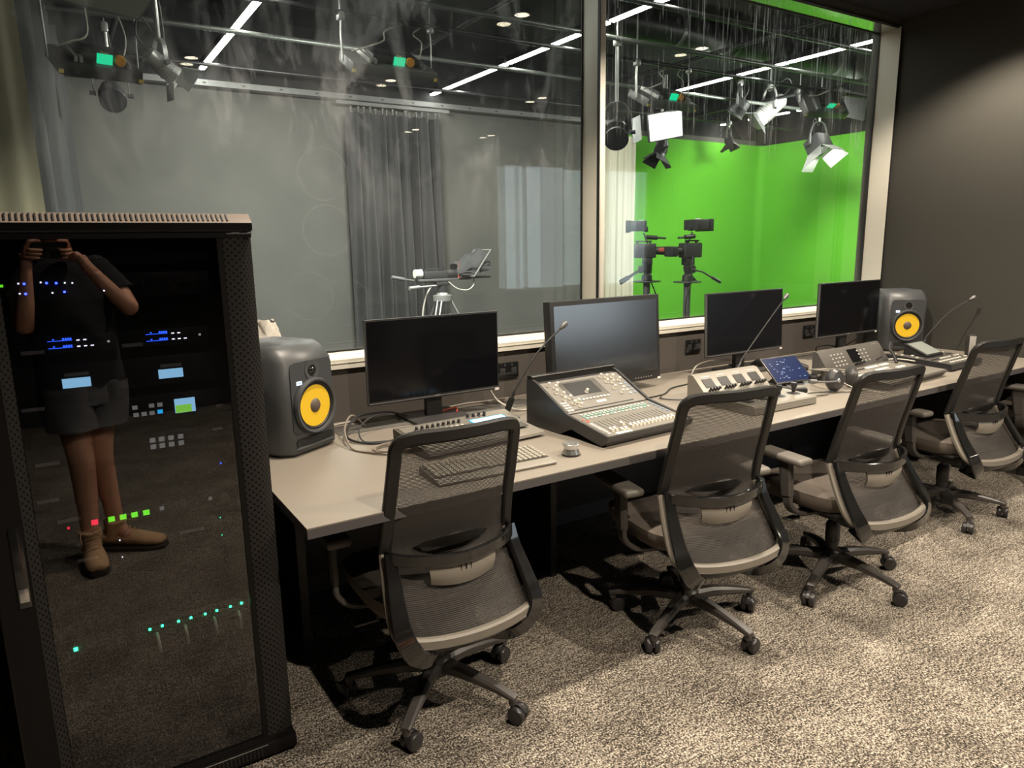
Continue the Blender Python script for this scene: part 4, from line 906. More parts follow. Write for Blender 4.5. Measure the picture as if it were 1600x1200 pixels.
lw.build('lower_vent_slots', 'gasket', rk)
MB().box((0.22, -0.0165, 0.053), (0.28, 0.002, 0.002)).build('trim_line', 'steel', rk)
MB().box((0.406, -0.005, 1.4955), (0.062, 0.010, 0.003)).build('door_top_edge', 'steel', door)
for x in (-0.118, 0.366):
    rl = MB().box((x, 0.05, 0.78), (0.016, 0.02, 1.40)); rl.build('mounting_rail', 'dark_metal', rk)

# --- the units in the rack (each slides out on its own)
GX = 0.124; GF = RY + 0.054         # centre x and front plane of the faceplates
ledm = {}
def led(parent, x, z, mat, s=0.004, name='indicator_light', sz=None):
    k = (mat, s, sz)
    if k not in ledm: ledm[k] = MB().box((0, 0, 0), (s, 0.002, sz or s)).data(name, mat)
    o = inst(name, ledm[k], parent, (x - GX, -0.0045, z - parent.location.z)); return o
def unit(name, z0, z1, lab, cat, mat='black_plastic', x0=-0.108, x1=0.356, dep=0.35):
    zc = (z0 + z1) / 2
    t = tag(empty(name, (GX, GF, zc)), lab, cat)
    MB().box(((x0 + x1) / 2 - GX, dep / 2 + 0.004, 0), (x1 - x0 - 0.02, dep, z1 - z0 - 0.004)).build('case', 'black_plastic', t)
    MB().box(((x0 + x1) / 2 - GX, 0.0, 0), (x1 - x0, 0.006, z1 - z0 - 0.002), 0.001).build('faceplate', mat, t)
    return t
def label(t, x0, x1, z, h=0.0085):
    MB().box(((x0 + x1) / 2 - GX, -0.0042, z - t.location.z), (x1 - x0, 0.0015, h)).build('name_strip', 'label_strip', t)
u = unit('audio_interface', 1.425, 1.470, 'rack audio interface behind the glass, topmost unit with a faint maker name', 'audio unit'); text('maker_name', 'Focusrite', 0.020, 'label_grey', u, (-0.06 - 0.0, -0.004, 0.0), UP)
u = unit('network_switch', 1.345, 1.405, 'rack network switch with two rows of small blue and white lights', 'network switch')
for x, z, m in [(-0.072, 1.388, 'led_white'), (-0.061, 1.387, 'led_blue'), (-0.072, 1.365, 'led_white'), (-0.061, 1.364, 'led_blue'), (-0.029, 1.389, 'led_white'), (-0.018, 1.387, 'led_blue'), (0.001, 1.386, 'led_blue'), (0.018, 1.386, 'led_white'), (0.033, 1.385, 'led_white'), (-0.009, 1.364, 'led_white'), (0.015, 1.365, 'led_blue'), (0.096, 1.364, 'led_white')]:
    led(u, x, z, m, 0.0030 if m == 'led_white' else 0.0045)
led(u, -0.104, 1.384, 'btn_green', 0.006)
b = MB(); b.box((0.10, -0.006, 0.006), (0.20, 0.004, 0.002))
for k in range(10): b.box((0.02 + k * 0.019, -0.006, 0.006), (0.003, 0.006, 0.014))
b.build('lacing_bar', 'mid_metal', u)
def deck(zc, x, lab_):
    t = tag(empty('disk_recorder', (x + 0.105, GF, zc)), lab_, 'recorder', 'half-width recorders in the rack')
    MB().box((0, 0.10, 0), (0.212, 0.19, 0.040)).build('case', 'black_plastic', t)
    MB().box((0, 0.0, 0), (0.216, 0.006, 0.042), 0.001).build('faceplate', 'black_plastic', t)
    l0 = x - t.location.x
    s = MB()
    for r in (0.0095, -0.0075):
        s.box((l0 + 0.092, -0.0042, r), (0.050, 0.001, 0.0012))
        for k in range(10):
            if k in (2, 6, 7, 8, 9): s.box((l0 + 0.069 + k * 0.005, -0.0042, r + 0.0035), (0.0038, 0.001, 0.005 if k > 5 else 0.003))
    s.build('display', 'lcd_blue', t)
    for a, b_ in ((0.129, 0.0085), (0.143, 0.0085), (0.129, -0.0065), (0.143, -0.0065), (0.157, -0.0065)): bx((l0 + a, -0.0042, b_), (0.0065, 0.001, 0.0022)).build('menu_key', 'led_white', t)
    bx((l0 + 0.192, -0.0042, 0.0), (0.005, 0.001, 0.005)).build('jack', 'icon_white', t)
    bx((l0 + 0.036, -0.0042, -0.0135), (0.046, 0.0015, 0.0085)).build('name_strip', 'label_strip', t)
deck(1.2415, -0.100, 'half-width disk recorder with a blue display, left one in its rack row'); deck(1.2415, 0.107, 'half-width disk recorder with a blue display, right one in its rack row')
u = unit('matrix_processor', 1.120, 1.195, 'rack signal processor with two glowing pale cyan displays', 'signal processor')
for x0, x1 in ((-0.015, 0.044), (0.193, 0.250)):
    MB().box(((x0 + x1) / 2 - GX, -0.0045, 1.148 - u.location.z), (x1 - x0, 0.002, 0.023)).build('display', 'lcd_cyan', u)
    label(u, x0 + 0.006, x1 - 0.002, 1.1685, 0.008)
u = unit('video_recorder', 1.030, 1.098, 'rack video recorder with a small bright green-and-white screen and eight square keys', 'video recorder')
MB().box((0.2465 - GX, -0.0045, 1.061 - u.location.z), (0.049, 0.002, 0.037)).build('screen', 'lcd_cyan', u)
MB().box((0.2425 - GX, -0.0052, 1.053 - u.location.z), (0.038, 0.002, 0.020)).build('screen_picture', 'lcd_lime', u)
for x, z, m in [(0.131, 1.070, 'icon_dim'), (0.169, 1.070, 'icon_dim'), (0.188, 1.070, 'icon_dim'), (0.132, 1.051, 'icon_dim'), (0.150, 1.051, 'icon_dim'), (0.168, 1.051, 'icon_dim'), (0.187, 1.052, 'btn_cyan')]:
    led(u, x, z, m, 0.012, 'square_key', 0.010)
label(u, 0.322, 0.342, 1.049, 0.007); label(u, -0.103, -0.057, 1.094, 0.008)
u = unit('monitor_selector', 0.945, 1.000, 'rack selector unit with two rows of four pale square keys', 'selector unit')
for x in (0.162, 0.183, 0.205, 0.228):
    for z in (0.980, 0.9625): led(u, x, z, 'icon_dim', 0.013, 'square_key', 0.012)
label(u, 0.307, 0.331, 0.986, 0.006); label(u, -0.092, -0.043, 0.958)
u = unit('power_amplifier', 0.845, 0.930, 'rack amplifier with a single tiny blue light at its right side', 'amplifier'); led(u, 0.319, 0.890, 'lcd_blue', 0.004); label(u, -0.100, -0.055, 0.867)
u = unit('talkback_station', 0.765, 0.825, 'rack talkback station with one red and four green lit square keys', 'talkback unit')
for x, m in ((0.012, 'btn_red'), (0.049, 'btn_green'), (0.075, 'btn_green'), (0.101, 'btn_green'), (0.128, 'btn_green')): led(u, x, 0.792, m, 0.0145, 'square_key', 0.013)
led(u, -0.044, 0.790, 'btn_red', 0.005); led(u, 0.165, 0.795, 'icon_dim', 0.010); led(u, 0.284, 0.797, 'icon_dim', 0.009); label(u, -0.065, -0.016, 0.8095)
MB().lathe([(0.011, 0.0), (0.013, 0.001), (0.013, 0.003), (0.0105, 0.003)], (0.32 - GX, -0.003, 0.793 - u.location.z), (R(90), 0, 0)).build('headphone_socket', 'mid_metal', u)
u = unit('converter_tray', 0.670, 0.750, 'rack converter tray with tiny white and green status lights', 'converter')
for x, z, m in ((0.304, 0.738, 'led_teal'), (0.304, 0.687, 'led_teal'), (0.061, 0.732, 'led_white'), (0.062, 0.686, 'led_white')): led(u, x, z, m, 0.0026)
label(u, 0.200, 0.261, 0.7175, 0.009); label(u, -0.035, 0.010, 0.7000, 0.008)
u = unit('lit_network_switch', 0.438, 0.492, 'rack network switch low down with a row of bright green lights and short patch leads', 'network switch', 'panel_dark')
for x, z in [(0.103, 0.469), (0.133, 0.470), (0.173, 0.470), (0.204, 0.471), (0.241, 0.471), (0.271, 0.472), (0.307, 0.473), (0.337, 0.474)]: led(u, x, z, 'led_green', 0.0055)
led(u, -0.066, 0.469, 'led_green', 0.0085)
pt = MB()
for k in range(15): pt.box((-0.02 + k * 0.0155, -0.0035, 0.012), (0.011, 0.003, 0.007))
pt.build('ports', 'gasket', u)
for x in (0.119, 0.188, 0.262, 0.326):
    MB().tube([(x - GX, -0.004, -0.012), (x - GX, -0.022, -0.016), (x - GX + 0.001, -0.028, -0.034), (x - GX + 0.003, -0.012, -0.062)], 0.0036, 7, smooth=5).build('patch_lead', 'cable_white', u)
u = unit('power_strip', 0.250, 0.300, 'black mains strip at the bottom of the rack', 'power strip')

# ================================================================== the photographer, mirrored in the rack door
pr = tag(empty('person', (0.02, 0.02, 0)), 'person in dark t-shirt, grey shorts and tan boots, photographing with a phone', 'person')
def skin_mesh(name, pts, edges, mat, parent, sub=2, root=0):
    me = bpy.data.meshes.new(name); me.from_pydata([p[:3] for p in pts], edges, []); o = bpy.data.objects.new(name, me); COL.objects.link(o); o.parent = parent
    me.materials.append(M[mat]); mod = o.modifiers.new('skin', 'SKIN'); mod.use_smooth_shade = True
    for i, p in enumerate(pts):
        sv = me.skin_vertices[0].data[i]; rr = p[3]; sv.radius = (rr, rr) if not isinstance(rr, tuple) else rr; sv.use_root = (i == root)
    s = o.modifiers.new('sub', 'SUBSURF'); s.levels = sub; s.render_levels = sub
    return o
# world coordinates minus the empty's location
def wv(p): return (p[0] - 0.02, p[1] - 0.02, p[2])
J = dict(pelvis=(0.05, -0.10, 0.90, 0.115), waist=(0.05, -0.14, 1.06, 0.115), chest=(0.05, -0.19, 1.25, 0.135), neckb=(0.03, -0.20, 1.42, 0.062), neck=(0.02, -0.19, 1.49, 0.052), head=(0.01, -0.175, 1.60, 0.085), crown=(0.01, -0.175, 1.68, 0.066),
         shR=(0.215, -0.25, 1.365, 0.056), elR=(0.300, -0.02, 1.165, 0.040), foR=(0.215, 0.015, 1.27, 0.038), wrR=(0.125, 0.015, 1.395, 0.026), haR=(0.105, 0.005, 1.440, 0.024),
         shL=(-0.145, -0.17, 1.365, 0.056), elL=(-0.145, 0.0, 1.10, 0.040), foL=(-0.125, 0.02, 1.22, 0.037), wrL=(-0.105, 0.02, 1.375, 0.025), haL=(-0.098, 0.015, 1.425, 0.024),
         hiR=(0.125, -0.08, 0.86, 0.085), knR=(0.085, 0.02, 0.50, 0.056), caR=(0.095, -0.005, 0.34, 0.050), anR=(0.115, 0.0, 0.115, 0.036), ftR=(0.17, 0.06, 0.06, 0.036),
         hiL=(-0.025, -0.04, 0.86, 0.088), knL=(0.005, 0.08, 0.51, 0.060), caL=(0.005, 0.05, 0.35, 0.054), anL=(0.0, 0.07, 0.115, 0.038), ftL=(0.0, 0.15, 0.06, 0.038))
ks = list(J); ix = {k: i for i, k in enumerate(ks)}
E_ = [('pelvis', 'waist'), ('waist', 'chest'), ('chest', 'neckb'), ('neckb', 'neck'), ('neck', 'head'), ('head', 'crown'), ('chest', 'shR'), ('shR', 'elR'), ('elR', 'foR'), ('foR', 'wrR'), ('wrR', 'haR'), ('chest', 'shL'), ('shL', 'elL'), ('elL', 'foL'), ('foL', 'wrL'), ('wrL', 'haL'),
      ('pelvis', 'hiR'), ('hiR', 'knR'), ('knR', 'caR'), ('caR', 'anR'), ('anR', 'ftR'), ('pelvis', 'hiL'), ('hiL', 'knL'), ('knL', 'caL'), ('caL', 'anL'), ('anL', 'ftL')]
body = skin_mesh('body', [(*wv(J[k]), J[k][3]) for k in ks], [(ix[a], ix[b]) for a, b in E_], 'skin', pr)
# hands: palm plus five fingers each, curled round the phone's short edges
fwd = Vector((0.525, 0.8286, -0.194)); rgt = Vector((0.84286, -0.5379, -0.0157)); upv = Vector((0.11743, 0.15539, 0.98085))
PC = CP - fwd * 0.016
def hand(s, name, ha):
    palm = PC + rgt * (0.095 * s) - upv * 0.010 - fwd * 0.012
    pts = [(*wv(Vector(ha[:3])), 0.022), (*wv(palm - upv * 0.035), 0.024), (*wv(palm), 0.021)]; ed = [(0, 1), (1, 2)]
    for k in range(4):
        b = palm + upv * (0.030 - k * 0.017) + fwd * 0.004
        L_ = (0.070, 0.078, 0.072, 0.058)[k]
        c = [b, b + fwd * 0.022 + rgt * (-s * 0.004), b + fwd * 0.028 - rgt * (s * L_ * 0.45), b + fwd * 0.020 - rgt * (s * L_ * 0.75)]
        if k == 0: c = [b, b + upv * 0.020 + fwd * 0.006 - rgt * s * 0.01, b + upv * 0.024 + fwd * 0.004 - rgt * s * 0.038, b + upv * 0.018 - rgt * s * 0.058]
        i0 = len(pts); pts += [(*wv(q), rr) for q, rr in zip(c, (0.0100, 0.0092, 0.0084, 0.0072))]; ed += [(2, i0), (i0, i0 + 1), (i0 + 1, i0 + 2), (i0 + 2, i0 + 3)]
    tb = [palm - upv * 0.030 - fwd * 0.012, palm - upv * 0.030 - fwd * 0.020 - rgt * s * 0.030, palm - upv * 0.022 - fwd * 0.012 - rgt * s * 0.055]
    i0 = len(pts); pts += [(*wv(q), rr) for q, rr in zip(tb, (0.0125, 0.0105, 0.0090))]; ed += [(1, i0), (i0, i0 + 1), (i0 + 1, i0 + 2)]
    return skin_mesh(name, pts, ed, 'skin', pr)
hand(1, 'hand', J['haR']); hand(-1, 'hand', J['haL'])
hd = MB()
hd.sph((0, 0, 0), 0.088, (0.90, 1.0, 1.22)); hd.sph((0, 0.086, -0.012), 0.013, (0.9, 1.3, 1.5)); hd.sph((-0.030, 0.072, 0.012), 0.013); hd.sph((0.030, 0.072, 0.012), 0.013); hd.sph((0, 0.070, -0.052), 0.018, (1.4, 0.7, 0.5))
for s in (-1, 1): hd.sph((s * 0.080, 0.0, -0.005), 0.022, (0.35, 0.8, 1.3))
fc = hd.build('face', 'skin', pr, 180); fc.location = wv((0.0, -0.185, 1.585)); fc.rotation_euler = (R(-12), 0, R(-25))
hr = MB().sph((0, -0.012, 0.018), 0.094, (0.93, 1.0, 1.18)).build('hair', 'hair_dark', pr, 180); hr.location = wv((0.0, -0.200, 1.600))
# clothing
def loft(name, rings, mat, seg=28, fold=0.0):
    g = MB(); RR = []
    for i, (c, a, b, rz) in enumerate(rings):
        c = Vector(wv(c)); q = []
        for k in range(seg):
            th = 2 * math.pi * k / seg; m_ = 1 + fold * math.sin(th * 5 + i * 1.3) + fold * 0.6 * math.sin(th * 9 - i)
            v = Vector((a * m_ * math.cos(th), b * m_ * math.sin(th), 0)); v.rotate(Euler((0, 0, rz))); q.append(g.bm.verts.new(c + v))
        RR.append(q)
    for a_, b_ in zip(RR, RR[1:]):
        for k in range(seg): g.bm.faces.new((a_[k], a_[(k + 1) % seg], b_[(k + 1) % seg], b_[k]))
    o = g.build(name, mat, pr, 180)
    md = o.modifiers.new('sub', 'SUBSURF'); md.levels = 1; md.render_levels = 1
    return o
YW = R(-28)
ts = loft('t_shirt', [((0.050, -0.085, 0.800), 0.200, 0.145, YW), ((0.050, -0.095, 0.90), 0.195, 0.145, YW), ((0.050, -0.125, 1.05), 0.185, 0.140, YW), ((0.050, -0.165, 1.20), 0.195, 0.145, YW), ((0.045, -0.185, 1.32), 0.205, 0.135, YW), ((0.040, -0.195, 1.395), 0.165, 0.105, YW), ((0.035, -0.200, 1.440), 0.085, 0.075, YW)], 'cloth_black', fold=0.025)
for nm, A_, B_ in (('sleeve', (0.175, -0.245, 1.365), (0.275, -0.125, 1.240)), ('sleeve', (-0.095, -0.165, 1.365), (-0.160, -0.075, 1.225))):
    A_ = Vector(wv(A_)); B_ = Vector(wv(B_)); sl_ = MB().cyl(A_, A_.lerp(B_, 0.5), 0.072, 0.070, 20, False).cyl(A_.lerp(B_, 0.5), B_, 0.070, 0.066, 20, False).sph(A_, 0.073)
    so = sl_.build(nm, 'cloth_black', ts, 180)
sh = loft('shorts', [((0.050, -0.10, 0.96), 0.165, 0.120, YW), ((0.050, -0.095, 0.88), 0.185, 0.140, YW), ((0.050, -0.075, 0.78), 0.190, 0.150, YW), ((0.050, -0.062, 0.745), 0.180, 0.140, YW)], 'cloth_grey', fold=0.02)
for cx_, cy_, kx, ky in ((0.135, -0.095, 0.112, -0.025), (-0.025, -0.020, -0.008, 0.035)):
    g = loft('trouser_leg', [((cx_, cy_, 0.84), 0.105, 0.125, YW), ((cx_, cy_ + 0.01, 0.76), 0.110, 0.128, YW), (((cx_ + kx) / 2, (cy_ + ky) / 2, 0.68), 0.110, 0.120, YW), ((kx, ky, 0.640), 0.108, 0.115, YW)], 'cloth_grey', fold=0.03); g.parent = sh
def boot(x, y, rz):
    b = MB()
    b.sweep([(0, -0.085, 0.062), (0, -0.03, 0.064), (0, 0.05, 0.058), (0, 0.12, 0.046), (0, 0.175, 0.040), (0, 0.195, 0.036)], [0.070, 0.078, 0.090, 0.098, 0.086, 0.050], [0.080, 0.085, 0.076, 0.058, 0.046, 0.030], (0, 0, 1), smooth=4, bev=0.42)
    b.sweep([(0, -0.045, 0.06), (0, -0.035, 0.105), (0, -0.030, 0.150)], [0.085, 0.088, 0.098], [0.095, 0.098, 0.105], (0, 1, 0), smooth=4, bev=0.42)
    o = b.build('boot', 'boot_tan', pr, 60); o.location = wv((x, y, 0.0)); o.rotation_euler = (0, 0, rz)
    MB().sweep([(0, -0.105, 0.011), (0, -0.03, 0.011), (0, 0.09, 0.011), (0, 0.17, 0.012), (0, 0.205, 0.014)], [0.060, 0.082, 0.104, 0.096, 0.050], 0.022, (0, 0, 1), smooth=4).build('sole', 'boot_sole', o)
    l = MB()
    for k in range(6):
        y0 = 0.075 - k * 0.020; z0 = 0.094 + k * 0.010
        l.tube([(-0.026, y0, z0 - 0.004), (0, y0 + 0.006, z0 + 0.003), (0.026, y0 - 0.006, z0 - 0.002)], 0.0030, 6)
    l.tube([(0, -0.005, 0.150), (0.035, 0.02, 0.165), (0.045, 0.05, 0.13), (0.01, 0.01, 0.150), (-0.04, 0.03, 0.160), (-0.045, 0.06, 0.12)], 0.0026, 6, smooth=5)
    l.build('laces', 'lace', o)
boot(0.0, 0.120, R(-4)); boot(0.135, 0.02, R(-62))
# the phone in the photographer's hands
t = tag(empty('smartphone', PC), 'dark smartphone held sideways in both hands of the person', 'phone')
t.rotation_mode = 'QUATERNION'; t.rotation_quaternion = CM.to_quaternion()
MB().box((0, 0, 0), (0.160, 0.076, 0.008), 0.003).build('body', 'gloss_black', t)
MB().box((0, 0, 0.0045), (0.150, 0.068, 0.0006)).build('screen', 'screen_off', t)
# ================================================================== the studio behind the glass
SB = 8.0; SR = 9.93; SC = 3.75
slab('floor_studio', -0.8, 10.1, 3.02, 8.2, -0.06, 0.0, 'studio_black')
slab('ceiling_studio', -0.8, 10.1, 3.0, 8.2, SC, SC + 0.06, 'studio_black')
slab('wall_studio_front', -0.8, 10.1, 3.01, 3.06, HEAD + 0.03, SC, 'studio_black')
slab('wall_studio_front', 4.9, 10.1, 3.01, 3.06, 0, HEAD + 0.03, 'studio_grey')
slab('wall_studio_front', -0.8, 4.9, 3.012, 3.05, 0, 0.95, 'studio_grey')
slab('wall_studio_left', -0.86, -0.8, 3.0, 8.2, 0, SC, 'studio_grey')
slab('wall_studio_back', -0.8, 10.1, SB + 0.02, SB + 0.08, 3.02, SC, 'studio_black')
slab('wall_studio_back', -0.8, 10.1, SB, SB + 0.08, 0, 3.02, 'studio_grey')
slab('wall_studio_right', SR + 0.02, SR + 0.08, 3.0, 8.2, 0, SC, 'studio_black')
# green screen: one sheet bent round the corner
g = MB(); P_ = [(6.85, SB - 0.02)]
for k in range(9):
    a = R(90 - k * 90 / 8); P_.append((SR - 0.12 + 0.12 * math.cos(a), SB - 0.14 + 0.12 * math.sin(a)))
P_.append((SR, 3.1))
V0 = [g.bm.verts.new((x, y, 0.0)) for x, y in P_]; V1 = [g.bm.verts.new((x, y, 2.945)) for x, y in P_]
for i in range(len(P_) - 1): g.bm.faces.new((V0[i], V0[i + 1], V1[i + 1], V1[i]))
bmesh.ops.solidify(g.bm, geom=g.bm.faces[:], thickness=0.012)
tag(g.build('green_screen', 'green_cyc'), 'bright green chroma wall wrapping round the far corner of the studio', 'green screen')

# linear ceiling lights, running away from the window
def linear(x, segs, lab, grp):
    for (y0, y1), wh in zip(segs, ('nearest the glass', 'second from the glass', 'third from the glass', 'farthest from the glass')):
        t = tag(empty('linear_light', (x, (y0 + y1) / 2, 3.2)), lab + ', ' + wh, 'ceiling light', grp)
        L_ = y1 - y0
        MB().box((0, 0, 0.0), (0.045, L_, 0.012)).build('diffuser', 'tube_white', t)
        MB().box((0, 0, 0.035), (0.06, L_, 0.055)).build('housing', 'pipe_black', t)
        for q in (-0.4, 0.4): MB().cyl((0, L_ * q, 0.06), (0, L_ * q, SC - 3.2), 0.003, seg=6).build('hanger', 'pipe_black', t)
linear(1.466, [(3.25, 5.0), (5.03, 6.62), (6.66, 7.95)], 'glowing ceiling strip of the leftmost line', 'leftmost line of ceiling strips')
linear(4.015, [(3.25, 4.75), (4.79, 6.30), (6.34, 8.0)], 'glowing ceiling strip of the line ending at the gathered curtain', 'ceiling strips above the curtain')
linear(6.470, [(3.25, 4.9), (4.93, 6.50), (7.70, 7.95)], 'glowing ceiling strip of the line crossing above the green wall', 'ceiling strips before the green wall')
linear(8.940, [(5.4, 5.85), (5.95, 6.6), (6.75, 7.25), (7.4, 7.95)], 'short glowing ceiling strip of the far-corner line', 'short strips by the far corner')

# pipe grid and ducts
def pipe(name, a, b, r, mat, lab, cat='pipe', grp=None):
    return tag(MB().cyl(a, b, r, seg=14).build(name, mat), lab, cat, grp)
for i, (y, wh) in enumerate(((3.98, 'nearest the glass'), (4.75, 'just behind the nearest one'), (5.21, 'above the panel lights'), (6.05, 'above the barrel spotlight'), (7.2, 'nearest the back wall'))):
    pipe('lighting_pipe', (-0.7, y, 3.08), (SR - 0.1, y, 3.08), 0.019, 'pipe_grey' if i in (1, 3) else 'pipe_black', 'cross pipe of the studio lighting grid, ' + wh, 'pipe', 'cross pipes of the lighting grid')
for i, (x, wh) in enumerate(((0.6, 'above the side curtain end'), (2.9, 'above the gathered curtain'), (5.3, 'above the square diffuser light'), (7.6, 'above the green wall corner'))):
    pipe('lighting_pipe', (x, 3.1, 3.13), (x, 7.9, 3.13), 0.019, 'pipe_black', 'lighting pipe running away from the window, ' + wh, 'pipe', 'long pipes of the lighting grid')
du = tag(empty('air_duct', (0, 5.62, 3.55)), 'dark spiral air duct under the studio ceiling', 'duct')
MB().cyl((4.6, 0, 0), (SR - 0.1, 0, 0), 0.160, seg=28).build('duct_tube', 'pipe_black', du)
for x in (5.58, 6.42, 7.3, 8.2): MB().lathe([(0.160, -0.025), (0.170, -0.02), (0.170, 0.02), (0.160, 0.025)], (x, 0, 0), (0, R(90), 0), 32).build('duct_flange', 'pipe_grey', du)
for nm, x0, x1, y, z, lab in (('cable_tray', -0.7, 6.8, 7.86, 3.045, 'pale metal cable tray along the top of the dark back wall'),):
    t = tag(empty(nm, (0, y, z)), lab, 'cable tray')
    MB().prism([(-0.06, -0.025), (0.06, -0.025), (0.06, 0.03), (0.054, 0.03), (0.054, -0.019), (-0.054, -0.019), (-0.054, 0.03), (-0.06, 0.03)], x0, x1).build('tray', 'mid_metal', t)
    ho = MB()
    for k in range(20): ho.box((x0 + 0.3 + k * 0.37, -0.0605, 0.003), (0.03, 0.002, 0.012))
    ho.build('tray_slots', 'gasket', t)
# curtains
def curtain(name, p0, p1, z0, z1, folds, amp, mat, lab, hooks=True, flare=0.0, seed=1, wnd=0.0):
    rnd = random.Random(seed); p0 = Vector(p0); p1 = Vector(p1); d = p1 - p0; n = Vector((-d.y, d.x)).normalized()
    ph = [rnd.random() * 6.28 for _ in range(4)]; N_ = folds * 12
    def f(u, v):
        a = amp * (0.35 + 0.65 * v ** 0.5) if hooks else amp
        s = math.sin(u * folds * 6.283 + 1.1 * math.sin(u * 7 + ph[0]) + 0.25 * math.sin(v * 5 + ph[1])) * 0.8 + 0.42 * math.sin(u * folds * 1.83 * 6.283 + ph[2] + v * 1.2) * (1 - 0.4 * v) + 0.3 * math.sin(u * folds * 0.41 * 6.283 + ph[3])
        uu = 0.5 + (u - 0.5) * (1 + flare * v) + wnd * math.sin(u * 22 + v * 2.2) * 0.012
        q = p0 + d * uu + n * a * s
        return (q.x, q.y, z1 + (z0 - z1) * v - (0.012 * abs(math.sin(u * folds * 6.283)) * (1 - v) ** 8))
    t = tag(empty(name, (0, 0, 0)), lab, 'curtain')
    g = MB().grid(f, N_, 26); g.build('cloth', mat, t, 180)
    if hooks:
        hk = MB()
        k = 0
        for i in range(folds * 2):
            u = (i + 0.5 + 0.3 * rnd.random()) / (folds * 2); q = Vector(f(u, 0)); hk.box((q.x, q.y, z1 + 0.02), (0.012, 0.012, 0.05)); hk.box((q.x, q.y, z1 + 0.045), (0.024, 0.018, 0.012))
        hk.build('track_hooks', 'mid_metal', t)
    return t
curtain('gathered_curtain', (2.84, 7.70), (3.96, 7.70), 0.0, 2.88, 8, 0.12, 'curtain_black', 'gathered black studio curtain hanging in deep folds in front of the dark back wall', True, 0.05, 4, 1.0)
tag(MB().box((3.40, 7.70, 2.965), (1.35, 0.03, 0.035)).build('curtain_track', 'mid_metal'), 'short grey curtain track above the gathered black curtain', 'curtain track')
curtain('side_curtain', (-0.10, 4.3), (0.22, 7.3), 0.0, 3.15, 9, 0.06, 'curtain_black', 'black curtain along the studio side wall, behind the cream one', False, 0.0, 9)
curtain('cream_curtain', (-0.34, 3.36), (-0.02, 3.44), 0.0, 2.98, 2, 0.022, 'curtain_cream', 'cream curtain hanging close behind the glass above the rack', False, 0.20, 5)
curtain('pale_curtain', (6.42, 7.72), (7.02, 7.78), 0.0, 2.885, 5, 0.03, 'curtain_cream', 'cream curtain hanging at the left edge of the green wall', False, 0.0, 6)

